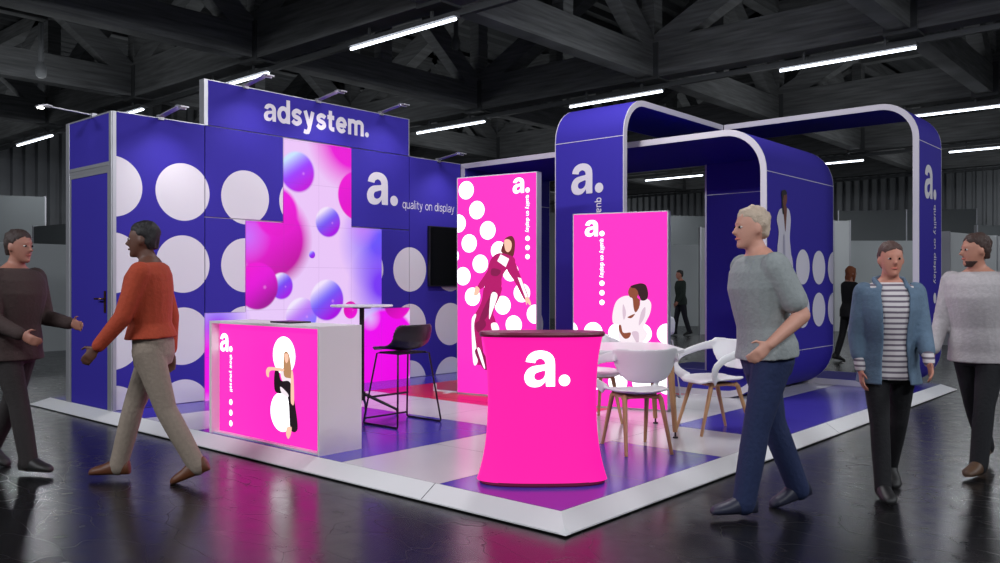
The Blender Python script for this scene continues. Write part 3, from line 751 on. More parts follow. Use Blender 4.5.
# ================================================================== LIGHT BOX TOWERS
def lightbox(label, a, b, h, name='light_box'):
    a = Vector(a); b = Vector(b); d = b-a; w = d.length; rz = math.atan2(d.y, d.x); c = (a+b)/2
    t = thing(name, label, 'light box', (c.x, c.y, P), rz)
    fr = MB().box((-w/2,0.0,0.0),(-w/2+0.012,0.10,h)).box((w/2-0.012,0.0,0),(w/2,0.10,h)).box((-w/2,0,h-0.012),(w/2,0.10,h)).box((-w/2,0,0),(w/2,0.10,0.02)).box((-w/2+0.01,0.09,0.02),(w/2-0.01,0.1,h-0.01))
    obj('frame', fr, ALU, t)
    n_ = Vector((math.sin(rz), -math.cos(rz), 0)); ux = Vector((math.cos(rz), math.sin(rz), 0))
    loc = lambda w_: ((Vector(w_)-c).dot(ux), w_.z-P)
    return t, w, n_, (c.x, c.y, 0), loc
a1 = at(9.76, -0.498); b1 = at(9.2, 0.404)
T1, w1, n1, o1, l1 = lightbox('tall pink light box with white dots and a woman in a pink tracksuit', a1, b1, 2.5)
obj('light_panel', MB().box((-w1/2+0.011,-0.003,0.02),(w1/2-0.011,0.004,2.489)), MAG, T1)
dm = MB(); cs = [(77,142),(127,235),(178,330),(230,425),(285,525),(338,623),(400,723),(40,298),(91,391),(143,487),(195,583),(248,681),(300,773),(8,450),(62,545),(107,641),(25,48)]
for x, y in cs:
    dm = MB(); flat(dm, clip(disc(l1(onplane(450+x/4.69, 160+y/4.69, o1, n1)), 0.104), -w1/2+0.012, w1/2-0.012, 0.02, 2.488), Matrix(), 0.0045)
    if dm.v: obj('printed_dot', dm, WGLOW, T1)
qa = l1(onplane(513, 193.5, o1, n1)); zb = l1(onplane(518, 178, o1, n1))
logo(T1, zb[1]-qa[1], qa[0], qa[1], WGLOW, 0.0045)
def em(n_, c, e=1.0): return mat(n_, c, emit=e)
TR = em('print_tracksuit', (196, 0, 112), 0.85); TRD = em('print_tracksuit_fold', (150, 0, 84), 0.8); SK1 = em('print_fair_skin', (250, 196, 170), 1.1); HR1 = em('print_brown_hair', (120, 40, 40), 0.8); WH1 = em('print_white_cloth', (255, 240, 250), 1.3)
art(T1, o1, n1, l1, [
  (HR1, [(262,38),(290,28),(305,50),(305,90),(298,122),(285,128),(262,115),(240,100),(252,60)], True),
  (TR, [(232,108),(300,128),(302,165),(270,182),(245,222),(237,268),(168,264),(176,205),(192,140)], True),
  (TR, [(208,122),(178,190),(132,262),(148,276),(187,238),(218,170)], True),
  (TR, [(278,128),(302,142),(332,215),(372,320),(354,332),(308,247),(268,182)], True),
  (TR, [(168,260),(240,262),(236,310),(206,380),(214,440),(232,470),(170,478),(150,500),(157,563),(160,620),(120,620),(108,470),(108,420),(148,340)], True),
  (TRD, [(200,290),(214,300),(180,400),(140,440),(150,390)], True), (TRD, [(200,180),(240,190),(225,215),(195,210)], True),
  (TRD, [(120,440),(160,420),(170,450),(135,480)], True), (TR, [(205,400),(225,470),(235,560),(250,600),(225,610),(190,520),(180,440)], True),
  (WH1, [(240,114),(280,135),(264,174),(224,146)], False), (WH1, [(320,222),(336,226),(368,314),(357,320)], False),
  (WH1, [(196,300),(226,306),(202,380),(186,416)], True), (WH1, [(114,400),(126,398),(116,450),(128,563),(132,620),(112,620),(104,440)], True),
  (WH1, [(196,440),(222,436),(234,470),(205,476)], True),
  (SK1, [(258,50),(278,44),(292,60),(290,88),(276,104),(262,92)], True), (SK1, [(124,265),(142,276),(136,302),(116,306)], True), (SK1, [(356,320),(372,316),(384,350),(376,352),(366,340),(362,352)], True),
  (TRD, [(120,570),(150,560),(190,640),(160,650)], True), (WH1, [(132,560),(146,560),(168,640),(160,642)], True),
  ], (450,230), 4.69, 0.006)
def foot(parent, x, y0, y1, label=None):
    o_ = obj('stabilising_foot', MB().box((x-0.03,y0,0.0),(x+0.03,y1,0.012)).box((x-0.03,y0,0.012),(x+0.03,y0+0.012,0.04)), ALU, parent); return o_
ft = MB().box((-w1/2-0.36,0.03,0.004),(-w1/2,0.07,0.02)).box((-w1/2-0.36,0.03,0.02),(-w1/2-0.34,0.07,0.09)).box((-w1/2-0.16,-0.06,0),(-w1/2-0.10,0.16,0.006))
obj('stabilising_foot', ft, WHITE, T1)
foot(T1, w1/2-0.08, 0.10, 0.35)
a2 = at(8.78, 0.758); b2 = at(8.36, 1.669)
T2, w2, n2, o2, l2 = lightbox('shorter pink light box with a seated woman in white above a row of white dots', a2, b2, 2.0)
obj('light_panel', MB().box((-w2/2+0.011,-0.003,0.02),(w2/2-0.011,0.004,1.989)), MAG, T2)
dm = MB()
for x, y in [(-5,88),(101,95),(207,100),(312,102),(420,103),(-5,300),(100,306),(207,312),(312,316),(420,322),(-5,410),]:
    dm = MB(); flat(dm, clip(disc(l2(onplane(570+x/4.33, 310+y/4.33, o2, n2)), 0.100), -w2/2+0.012, w2/2-0.012, 0.02, 1.988), Matrix(), 0.0045)
    if dm.v: obj('printed_dot', dm, WGLOW, T2)
qa = l2(onplane(585, 236.5, o2, n2)); zb = l2(onplane(590, 220.5, o2, n2))
logo(T2, zb[1]-qa[1], qa[0], qa[1], WGLOW, 0.0045, d0=2.95)
SK2 = em('print_brown_skin', (150, 76, 50), 0.9); HR2 = em('print_dark_hair', (60, 14, 24), 0.7); WH2 = em('print_ivory_cloth', (252, 238, 246), 1.0); WH3 = em('print_cloth_fold', (226, 200, 218), 0.95)
art(T2, o2, n2, l2, [
  (HR2, [(190,112),(225,98),(262,94),(292,112),(305,170),(292,208),(255,212),(236,160),(205,140)], True),
  (WH2, [(135,184),(190,190),(208,250),(245,250),(252,212),(300,204),(326,240),(316,310),(275,400),(300,450),(250,520),(120,520),(95,440),(100,390),(58,372),(56,300),(82,220)], True),
  (SK2, [(178,120),(205,114),(232,136),(240,160),(228,192),(246,212),(242,262),(216,298),(202,262),(195,202),(176,190),(164,156)], True),
  (HR2, [(182,112),(214,108),(238,120),(250,150),(240,190),(232,150),(212,128),(190,126)], True),
  (SK2, [(160,332),(212,308),(188,338)], True),
  (SK2, [(96,395),(114,388),(130,440),(182,440),(172,474),(140,482),(108,442)], True),
  (WH3, [(130,240),(150,300),(135,350),(125,300)], True), (WH3, [(255,300),(285,260),(280,330),(240,390)], True), (WH3, [(190,440),(235,436),(240,500),(225,510)], True)],
  (605,270), 7.036, 0.006)
foot(T2, w2/2-0.08, 0.10, 0.32); foot(T2, -w2/2+0.08, 0.10, 0.32)

# ================================================================== RECEPTION COUNTER (front x = 0 facing -x)
ct = thing('reception_counter', 'white reception counter with a glowing pink front showing a woman in black trousers', 'counter', (0.015, 2.24, P))
CW, CD, CH = 1.54, 0.40, 0.955; jm = 0.05
LAM = mat('white_textured_laminate', (236, 232, 232), 0.5, bump=(250, 0.15))
obj('side_panel', MB().box((0,0,0),(CD,0.018,CH)), LAM, ct); obj('side_panel', MB().box((0,CW-0.035,0),(CD,CW,CH)), LAM, ct)
obj('worktop', MB().box((0,0.018,CH-0.018),(CD,CW-0.035,CH)), LAM, ct)
obj('plinth', MB().box((0.02,0.018,0),(CD-0.02,CW-0.035,0.012)), LAM, ct)
obj('back_panel', MB().box((CD-0.03,0.018,0.0125),(CD-0.012,CW-0.035,CH-0.0185)), LAM, ct)
obj('light_panel', MB().box((0.075,0.0185,0.0125),(0.11,CW-0.0355,CH-0.0185)), MAG, ct)
xl = 0.09
lc = lambda w_: (-(w_.y), w_.z-P)
def cart(px, py):
    w_ = onplane(px, py, (xl,0,0), Vector((1,0,0))); return (-(w_.y-2.24), w_.z-P)
MC = Matrix(((0,1,0,0.073),(-1,0,0,0),(0,0,1,0),(0,0,0,1)))
MCi = MC
dm = MB()
for px, py, r in ((284.3,355.6,0.150),(282.2,412.0,0.155)):
    dm = MB(); flat(dm, disc(cart(px, py), r), MC, 0.001); obj('printed_dot', dm, WGLOW, ct)
c0 = cart(220.5, 350.8); c1 = cart(224, 333.6)
logo(ct, c1[1]-c0[1], c0[0], c0[1], WGLOW, 0.001, MC, tag_text='show yourself', tl=2.1, d0=2.83, kx=1.0)
BK = em('print_black_cloth', (34, 20, 28), 0.7); HR3 = em('print_blond_hair', (190, 140, 100), 1.0)
mb = MB()
for k, (m, pts, s_) in enumerate([
   (WH2, [(148,165),(205,168),(212,240),(160,235)], True),
   (BK, [(115,175),(135,170),(150,228),(200,238),(226,350),(243,500),(203,502),(192,350),(172,290),(150,265),(152,300),(118,290),(110,240)], True),
   (HR3, [(166,78),(180,64),(196,85),(207,150),(210,208),(192,214),(168,202),(163,150)], True),
   (SK1, [(170,80),(188,78),(192,108),(182,130),(172,115)], True),
   (SK1, [(75,155),(100,152),(162,160),(160,176),(102,170),(84,182),(82,208),(70,202),(66,176)], True),
   (SK1, [(208,178),(220,200),(224,350),(212,362),(205,330)], True),
   (WH2, [(148,262),(188,300),(190,322),(155,300)], True),
   (SK1, [(184,492),(210,490),(206,530),(192,556),(180,530)], True)]):
    q = [cart(255+x/5.63, 340+y/5.63) for x, y in (spline(pts) if s_ else pts)]
    mb.use(m); flat(mb, q, MC, 0.002+0.0005*k)
obj('printed_figure', mb, None, ct)
tb = obj('tablet', MB().box((-0.10,-0.14,0),(0.10,0.14,0.012)), BLACK, bevel=0.003); tb.location = (0.26, 2.95, P+CH+0.0005); tag(tb, 'thin black tablet lying flat on the white reception counter', 'tablet')

# ================================================================== PINK POP-UP COUNTER
pc_c = at(5.44, (542-500)/F*5.44)
pc = thing('popup_counter', 'glowing pink waisted fabric counter with a white a. mark at the platform corner', 'counter', (pc_c.x, pc_c.y, P), AU-PI/2+0.02)
def se(a, b, z, n=48, e_=2.6):
    r = []
    for i in range(n):
        t = 2*PI*i/n; c, s = math.cos(t), math.sin(t)
        r.append((a*abs(c)**(2/e_)*(1 if c >= 0 else -1), b*abs(s)**(2/e_)*(1 if s >= 0 else -1), z))
    return r
HC = 0.965; prof = []
for i in range(25):
    u = i/24; k = (2*u-1); wst = 0.350+0.052*abs(k-0.08)**2.6+ (0.006 if k < 0 else -0.002)*abs(k)
    prof.append(se(wst, 0.17*wst/0.40, 0.022+(HC-0.05)*u))
obj('fabric_cover', MB().use(PGLOW).loft(prof, False), None, pc, smooth=True)
obj('base_plate', MB().loft([se(0.398,0.182,0.0),se(0.404,0.186,0.008),se(0.400,0.184,0.024)]), DMAG, pc)
obj('top_plate', MB().loft([se(0.400,0.180,HC-0.03),se(0.406,0.186,HC-0.015),se(0.400,0.180,HC)]), DMAG, pc)
mb = MB().use(WGLOW)
def bendy(poly):
    out = []
    for x, z in poly:
        u = (z-0.022)/(HC-0.05); k = 2*u-1; wst = 0.350+0.052*abs(k-0.08)**2.6+(0.006 if k < 0 else -0.002)*abs(k); b_ = 0.17*wst/0.40
        y = -b_*max(0.0, 1-abs(x/wst)**2.6)**(1/2.6); out.append((x, y-0.004, z))
    return out
ps, tw = text_polys('a', 0.30)
s_ = 0.222
for p_ in ps: mb.add(bendy([(-0.121+x*s_, 0.627+z*s_) for x, z in p_]), [list(range(len(p_)))])
dc = [(0.131+0.036*math.cos(2*PI*i/28), 0.665+0.036*math.sin(2*PI*i/28)) for i in range(28)]; mb.add(bendy(dc), [list(range(28))])
obj('logo', mb, None, pc)

# ================================================================== BAR TABLE, STOOL
bt_c = at(8.3, -1.36)
bt = thing('bar_table', 'high round white bar table on a thin black stem behind the reception counter', 'table', (bt_c.x, bt_c.y, P))
obj('tabletop', MB().loft([[(r*math.cos(2*PI*i/40), r*math.sin(2*PI*i/40), z) for i in range(40)] for r, z in ((0.296,1.045),(0.305,1.05),(0.305,1.062),(0.300,1.066))]), WHITE, bt)
obj('stem', MB().tube([(0,0,0.14),(0,0,1.04)], 0.024, 14).tube([(0,0,1.03),(0,0,1.046)], 0.09, 20), BLACKM, bt)
obj('hub', MB().tube([(0,0,0.13),(0,0,0.21)], 0.035, 14), BLACKM, bt)
for k in range(4):
    an = math.atan2(-SU, -CU)+k*PI/2+0.05; c, s = math.cos(an), math.sin(an)
    obj('leg', MB().tube([(0.02*c,0.02*s,0.19),(0.34*c,0.34*s,0.035),(0.35*c,0.35*s,0.002)], [0.017,0.013,0.013], 8), BLACKM, bt)
STPATH = [(0.215,0.668,0.155,0.0),(0.19,0.685,0.19,0.004),(0.08,0.682,0.218,0.018),(-0.04,0.676,0.228,0.035),(-0.13,0.69,0.228,0.06),(-0.18,0.75,0.225,0.06),(-0.205,0.83,0.225,0.06),(-0.215,0.885,0.205,0.05),(-0.217,0.905,0.17,0.035)]
def shell_mesh(path, th, m, vox=0.009):
    mbx = MB(); NX = 18; top = []; N = len(path)
    for i, (y, z, hw, lf) in enumerate(path):
        a = path[max(0,i-1)]; b = path[min(N-1,i+1)]
        d = Vector((0, b[0]-a[0], b[1]-a[1])).normalized(); nn = Vector((0, d.z, -d.y))
        top.append([(Vector((u*hw, y, z))+nn*(lf*abs(u)**2.2)+nn*th/2, Vector((u*hw, y, z))+nn*(lf*abs(u)**2.2)-nn*th/2) for u in [-1+2*j/NX for j in range(NX+1)]])
    mbx.loft([[p_[0] for p_ in r]+[p_[1] for p_ in reversed(r)] for r in top])
    return remesh(mbx, vox, 3, 'seat_shell', m)
def make_stool(label, loc, rz, shm, wm):
    st = thing('bar_stool', label, 'stool', loc, rz)
    link('seat_shell', shell_mesh(STPATH, 0.022, shm), st); wr = 0.0085
    for sx in (-1, 1):
        x0, x1 = sx*0.19, sx*0.265
        obj('side_frame', MB().tube([(x0*0.8,-0.15,0.645),(x0,-0.155,0.64),(x1,-0.235,0.02),(x1,-0.23,wr+0.004),(x1,-0.22,wr),(x1,0.21,wr),(x1,0.22,wr+0.004),(x1,0.225,0.02),(x0,0.13,0.64),(x0*0.8,0.12,0.645)], wr, 8), wm, st)
    obj('footrest', MB().tube([(-0.247,0.192,0.24),(0.247,0.192,0.24)], wr*1.15, 8), wm, st)
    obj('cross_bar', MB().tube([(-0.262,0.214,0.05),(0.262,0.214,0.05)], wr, 8), wm, st)
    obj('seat_plate', MB().box((-0.165,-0.14,0.638),(0.165,0.12,0.655)), wm, st)
    for sx in (-1,1):
        for y in (-0.19,0.18): obj('floor_glide', MB().box((sx*0.265-0.011,y-0.02,0.0),(sx*0.265+0.011,y+0.02,0.012)), BLACK, st)
    return st
make_stool('black bar stool with a low shell back and wire sled base beside the bar table', (1.44, 2.91, P), 0, BLACK, BLACKM)
ws_ = at(9.6, 1.74)
make_stool('white high stool just peeking out behind the right edge of the shorter light box', (ws_.x, ws_.y, P+0.0), AU-PI/2, WHITE, ALU)

# ================================================================== TABLE AND CHAIRS
tc_ = at(7.30, 1.03)
tbz = thing('meeting_table', 'white square meeting table with rounded corners on oak legs among the white armchairs', 'table', (tc_.x, tc_.y, P), AU-PI/2+0.04)
def rrect(w, r, z, n=8):
    pts = []
    for cx, cy, s in ((w-r,w-r,0),(-(w-r),w-r,90),(-(w-r),-(w-r),180),(w-r,-(w-r),270)):
        for i in range(n+1):
            an = math.radians(s+90*i/n); pts.append((cx+r*math.cos(an), cy+r*math.sin(an), z))
    return pts
obj('tabletop', MB().loft([rrect(0.47,0.16,0.70),rrect(0.485,0.17,0.706),rrect(0.485,0.17,0.728),rrect(0.48,0.165,0.733)]), WHITE, tbz)
for sx in (-1,1):
    for sy in (-1,1):
        l = obj('leg', MB().tube([(sx*0.36,sy*0.34,0.70),(sx*0.40,sy*0.365,0.05)], [0.032,0.020], 12), OAK, tbz, smooth=True)
        obj('glide', MB().tube([(sx*0.402,sy*0.367,0.05),(sx*0.402,sy*0.367,0.012)], 0.008, 8).tube([(sx*0.402,sy*0.367,0.012),(sx*0.402,sy*0.367,0.0)], 0.022, 14), BLACK, l)

def make_chair(label):
    t = thing('armchair', label, 'chair', (0,0,P), 0, 'white shell armchairs on oak legs')
    mb = MB()
    def sheet(path, th):
        NX = 14; rows = []
        N = len(path)
        for i, (y, z, hw, lf) in enumerate(path):
            a = path[max(0,i-1)]; b = path[min(N-1,i+1)]; d = Vector((0, b[0]-a[0], b[1]-a[1])).normalized(); nn = Vector((0, d.z, -d.y))
            r = []
            for u in [-1+2*j/NX for j in range(NX+1)]:
                c = Vector((u*hw, y, z))+nn*(lf*abs(u)**2.0); r.append((c+nn*th/2, c-nn*th/2))
            rows.append(r)
        mb.loft([[q[0] for q in r]+[q[1] for q in reversed(r)] for r in rows])
    sheet([(0.225,0.425,0.13,0.0),(0.21,0.445,0.19,0.004),(0.12,0.452,0.222,0.014),(0.0,0.446,0.235,0.026),(-0.10,0.444,0.225,0.028),(-0.17,0.452,0.19,0.022),(-0.205,0.466,0.14,0.012)], 0.018)
    sheet([(-0.232,0.532,0.10,0.02),(-0.236,0.545,0.155,0.035),(-0.246,0.59,0.205,0.065),(-0.257,0.65,0.240,0.09),(-0.270,0.71,0.258,0.10),(-0.282,0.765,0.258,0.10),(-0.284,0.787,0.225,0.085)], 0.017)
    for s in (-1, 1):
        arm = spline([(-0.20,0.735),(-0.11,0.715),(0.02,0.680),(0.13,0.640),(0.195,0.575),(0.185,0.505),(0.13,0.452)], False, 4)
        xs_ = spline([(0.238,0),(0.288,0),(0.306,0),(0.305,0),(0.290,0),(0.262,0),(0.205,0)], False, 4)
        pts = [(s*x[0], y, z) for (y, z), x in zip(arm, xs_)]
        # flattened band arm
        ring_s = []
        for i, p_ in enumerate(pts):
            p_ = Vector(p_); d = (Vector(pts[min(i+1,len(pts)-1)])-Vector(pts[max(i-1,0)])).normalized()
            side = Vector((s,0,0.25)); side = (side-d*side.dot(d)).normalized(); up = d.cross(side)
            wv = 0.050-0.016*math.sin(PI*i/(len(pts)-1)); ring_s.append([p_+side*math.cos(a)*0.013+up*math.sin(a)*wv for a in [2*PI*k/12 for k in range(12)]])
        mb.loft(ring_s)
    link('seat_shell', remesh(mb, 0.0085, 6, 'seat_shell', WHITE), t)
    obj('under_frame', MB().box((-0.15,-0.13,0.405),(0.15,0.13,0.425)).beam((-0.15,-0.12,0.41),(0.15,0.12,0.41),0.04,0.025).beam((-0.15,0.12,0.41),(0.15,-0.12,0.41),0.04,0.025), OAK, t, bevel=0.004)
    for sx in (-1,1):
        for sy in (-1,1):
            obj('leg', MB().tube([(sx*0.135,sy*0.115,0.425),(sx*0.145,sy*0.138,0.40),(sx*0.180,sy*0.262,0.0)], [0.019,0.020,0.0125], 12), OAK, t, smooth=True)
    return t
GC = make_chair('white armchair on oak legs right of the glowing pink counter, seen from behind')
def heading(dx, dy): return math.atan2(dy, dx)-PI/2
GC.location = (1.80, 0.64, P); GC.rotation_euler = (0, 0, heading(0.56, 0.76))
dup(GC, (2.92, 0.56, P), heading(-0.90, 0.44), 'white armchair standing alone at the right of the table, turned to the left')
c3 = at(7.85, 0.86); dup(GC, (c3.x, c3.y, P), heading(tc_.x-c3.x, tc_.y-c3.y), 'white armchair on the far side of the meeting table, mostly hidden by the pink counter')

# ================================================================== PEOPLE
def ell(c, ax, ay, n=20): return [Vector(c)+Vector(ax)*math.cos(2*PI*i/n)+Vector(ay)*math.sin(2*PI*i/n) for i in range(n)]
def seg(mb, a, b, ra, rb, mid=None, n=14):
    a = Vector(a); b = Vector(b); m = (a+b)/2
    pts = [a, a.lerp(b,0.25), m, a.lerp(b,0.75), b]; r = [ra, (ra*0.75+rb*0.25)*(mid or 1), (ra+rb)/2*(mid or 1), ra*0.25+rb*0.75, rb]
    mb.tube(pts, r, n); mb.sphere(a, ra*0.98, 12, 8); mb.sphere(b, rb*0.98, 12, 8)
def person(label, pos, face, H, skin, hairc, topc, botc, shoec, pose, female=False, sleeve='long', jacket=None, hair='short', voxel=0.009, topmat=None, scale_w=1.0, loosefit=1.0, hem=-0.055):
    S = H; k = S/1.78
    t = thing('person', label, 'person', (pos[0], pos[1], 0), math.atan2(face[1], face[0])-PI/2)
    fw = 0.9 if female else 1.0; fw *= scale_w
    hip = {}; knee = {}; ank = {}; toe = {}; hz = 0.515*S
    for s in (-1, 1):
        a, b = pose['leg'][0 if s < 0 else 1]; a = math.radians(a); b = math.radians(b)
        hip[s] = Vector((s*0.052*S, 0, hz)); knee[s] = hip[s]+Vector((s*0.004*S, math.sin(a), -math.cos(a)))*0.245*S
        c = a-b; ank[s] = knee[s]+Vector((0, math.sin(c), -math.cos(c)))*0.235*S
        ft_ = min(0.0, c)*0.75; toe[s] = ank[s]+Vector((s*0.012*S, math.cos(ft_)*0.095*S, -0.028*S+math.sin(ft_)*0.095*S))
    low = min(min(ank[s].z-0.040*S, toe[s].z-0.012*S) for s in (-1,1))
    up = Vector((0,0,-low))
    for D in (hip, knee, ank, toe):
        for s in D: D[s] = D[s]+up
    root = Vector((0,0,hz-low)); ln = math.radians(pose.get('lean', 3))
    def T(x, y, z):      # torso frame: z above hip joint (fraction of S)
        y_ = y*S*math.cos(ln)+z*S*math.sin(ln); z_ = z*S*math.cos(ln)-y*S*math.sin(ln)
        return root+Vector((x*S, y_, z_))
    def sec(z, w, d, y=0.0): return ell(T(0,y,z), Vector((w*S*fw,0,0)), (T(0,d,z)-T(0,0,z)))
    tor = [(-0.045,0.080,0.056,0),(-0.01,0.098,0.070,-0.006),(0.03,0.097,0.070,-0.006),(0.09,0.084 if not female else 0.076,0.060,0.002),(0.15,0.090,0.066,0.004),(0.22,0.102,0.072,0.004),(0.275,0.108,0.064,-0.002),(0.310,0.092,0.050,-0.008),(0.330,0.055,0.040,-0.010),(0.345,0.036,0.036,-0.006)]
    body = MB(); body.loft([sec(z,w,d,y) for z,w,d,y in tor])
    nk = T(0,-0.006,0.330); hc = T(0,0.010,0.375)
    seg(body, nk, hc, 0.034*S, 0.031*S)
    sh = {}; el = {}; wr_ = {}; fd = {}
    for s in (-1, 1):
        a, c, e_, inn = pose['arm'][0 if s < 0 else 1]; a, c, e_, inn = [math.radians(q) for q in (a,c,e_,inn)]
        sh[s] = T(s*0.107*fw, -0.004, 0.285)
        u = Vector((s*math.sin(c), math.sin(a)*math.cos(c), -math.cos(a)*math.cos(c))); el[s] = sh[s]+u*0.175*S
        f = Vector((s*math.sin(c)*0.5-s*math.sin(inn), math.sin(a+e_), -math.cos(a+e_))).normalized(); wr_[s] = el[s]+f*0.148*S; fd[s] = f
        seg(body, sh[s], el[s], 0.031*S*fw, 0.023*S*fw); seg(body, el[s], wr_[s], 0.024*S*fw, 0.0155*S*fw, 1.03)
    for s in (-1, 1):
        seg(body, hip[s], knee[s], 0.051*S*fw, 0.030*S*fw); seg(body, knee[s], ank[s], 0.031*S*fw, 0.020*S*fw, 1.05)
        body.tube([ank[s]+Vector((0,-0.015*S,-0.018*S)), ank[s]+Vector((0,0.015*S,-0.016*S)), ank[s].lerp(toe[s],0.72)-Vector((s*0.008*S,0,0))], [0.017*S,0.017*S,0.008*S], 12)
        # hand: palm, four fingers, thumb
        f = fd[s]; pn = Vector((-s,0,0)); pn = (pn-f*pn.dot(f)).normalized(); sd = f.cross(pn)*(1 if True else -1)
        if sd.y < 0: sd = -sd                                                   # thumb side forwards
        w_ = wr_[s]; L_ = 0.048*S
        body.loft([ell(w_+f*q*L_, sd*0.0225*S*ww, pn*0.0085*S, 12) for q, ww in ((-0.15,0.62),(0.15,0.75),(0.6,1.0),(1.0,0.98))])
        for i, (off, ln_) in enumerate(((0.017,0.040),(0.0058,0.045),(-0.0058,0.042),(-0.017,0.033))):
            b0 = w_+f*L_*0.93+sd*off*S; m1 = b0+(f*0.9+pn*0.22).normalized()*ln_*S*0.5; m2 = m1+(f*0.7+pn*0.6).normalized()*ln_*S*0.5
            body.tube([b0-f*0.01*S, b0, m1, m2], [0.0052*S,0.0052*S,0.0048*S,0.0038*S], 8)
        b0 = w_+f*L_*0.25+sd*0.018*S; m1 = b0+(f*0.6+sd*0.75+pn*0.2).normalized()*0.022*S; m2 = m1+(f*0.9+sd*0.3+pn*0.3).normalized()*0.020*S
        body.tube([b0-sd*0.006*S, b0, m1, m2], [0.0062*S,0.0062*S,0.0056*S,0.0042*S], 8)
    # head
    hh = 0.132*S; ch = T(0,0.014,0.350); yaw = math.radians(pose.get('yaw', 0)); cy, sy_ = math.cos(yaw), math.sin(yaw)
    def Hd(x, y, z): return ch+Vector((x*cy-y*sy_, x*sy_+y*cy, z))*hh
    hs = [(-0.02,0.09,0.10,0.22),(0.05,0.17,0.20,0.15),(0.16,0.235,0.29,0.08),(0.30,0.285,0.36,0.03),(0.46,0.315,0.405,-0.01),(0.62,0.325,0.42,-0.03),(0.76,0.305,0.40,-0.045),(0.88,0.245,0.325,-0.055),(0.96,0.15,0.21,-0.06),(1.0,0.05,0.08,-0.06)]
    hv = Vector((cy,sy_,0))*hh; hf = Vector((-sy_,cy,0))*hh
    body.loft([ell(Hd(0,y,z), hv*w, hf*d, 24) for z,w,d,y in hs])
    body.tube([Hd(0,0.36,0.56), Hd(0,0.42,0.44), Hd(0,0.475,0.36), Hd(0,0.40,0.325)], [0.030*hh,0.042*hh,0.062*hh,0.04*hh], 10)
    body.tube([Hd(-0.17,0.335,0.585), Hd(0,0.385,0.60), Hd(0.17,0.335,0.585)], 0.035*hh, 8)
    body.sphere(Hd(0,0.30,0.06), 0.095*hh, 12, 8)
    for s in (-1,1): body.loft([ell(Hd(s*q,-0.03,0.44), hf*0.075*r_, Vector((0,0,0.125))*hh*r_, 12) for q, r_ in ((0.29,0.6),(0.34,1.0),(0.375,0.7))])
    SKM = mat('skin_%d_%d_%d' % skin, skin, 0.55, vary=(30, tuple(max(0,int(q*0.92)) for q in skin)))
    bo = link('body', remesh(body, voxel, 3, 'body', SKM), t)
    EYE_ = mat('eye_dark', (30, 20, 18), 0.2, vary=(10, (20,14,12))); EW = mat('eye_white', (176, 166, 160), 0.3, vary=(10, (215,210,205))); LIP = mat('lips_%d' % skin[0], (min(255,skin[0]), int(skin[1]*0.82), int(skin[2]*0.84)), 0.5)
    for s in (-1,1):
        mbx = MB().use(EW); mbx.sphere(Hd(s*0.13,0.330,0.50), (0.055*hh,0.055*hh,0.035*hh), 10, 6); mbx.use(EYE_); mbx.sphere(Hd(s*0.13,0.372,0.50), 0.034*hh, 8, 6); obj('eye', mbx, None, t)
    obj('mouth', MB().tube([Hd(-0.11,0.345,0.215), Hd(0,0.405,0.21), Hd(0.11,0.345,0.215)], [0.012*hh,0.030*hh,0.012*hh], 8), LIP, t, smooth=True)
    # hair
    HM = mat('hair_%d_%d_%d' % hairc, hairc, 0.6, bump=(120, 0.6)); hm = MB()
    hm.loft([ell(Hd(0,y,z), hv*w, hf*d, 24) for z,w,d,y in ((0.56,0.345,0.33,-0.13),(0.66,0.35,0.385,-0.09),(0.78,0.335,0.415,-0.06),(0.90,0.28,0.355,-0.06),(1.0,0.18,0.24,-0.065),(1.05,0.06,0.09,-0.07))])
    hm.loft([ell(Hd(0,y,z), hv*w, hf*d, 20) for z,w,d,y in ((0.22,0.22,0.14,-0.25),(0.36,0.29,0.20,-0.22),(0.5,0.335,0.27,-0.18),(0.62,0.34,0.33,-0.13))])
    if hair == 'long':
        hm.loft([ell(Hd(0,y,z), hv*w, hf*d, 20) for z,w,d,y in ((-0.75,0.20,0.06,-0.34),(-0.5,0.30,0.09,-0.36),(0.0,0.33,0.13,-0.30),(0.4,0.36,0.22,-0.20),(0.7,0.36,0.30,-0.12))])
        for s in (-1,1): hm.tube([Hd(s*0.24,0.22,0.86), Hd(s*0.34,0.10,0.6), Hd(s*0.35,0.05,0.3), Hd(s*0.32,0.02,-0.1), Hd(s*0.28,0.02,-0.4)], [0.07*hh,0.09*hh,0.10*hh,0.09*hh,0.04*hh], 10)
    hme = remesh(hm, voxel, 2, 'hair', HM)
    from mathutils import noise as NZ
    for v_ in hme.vertices: v_.co += v_.normal*(NZ.noise(Vector((v_.co.x*38, v_.co.y*38, v_.co.z*20)))*0.010+NZ.noise(v_.co*95)*0.004)
    hb = link('hair', hme, t)
    if hair == 'beard':
        bm_ = MB(); bm_.loft([ell(Hd(0,y,z), hv*w, hf*d, 20) for z,w,d,y in ((-0.05,0.10,0.12,0.21),(0.05,0.182,0.208,0.152),(0.14,0.238,0.290,0.088))])
        link('beard', remesh(bm_, voxel*0.8, 2, 'beard', HM), t)
    # clothes
    def clothm(c): return mat('cloth_%d_%d_%d' % c, c, 0.85, bump=(45, 0.5), vary=(9, tuple(int(q*0.86) for q in c)))
    TM = topmat or clothm(topc); lf = loosefit
    top = MB(); top.loft([sec(z, w*1.10*lf+0.004, d*1.13*lf+0.004, y) for z,w,d,y in [(hem,0.100,0.075,0)]+[q for q in tor[1:8] if q[0] > hem+0.01]] + [sec(0.325,0.062,0.046,-0.010)])
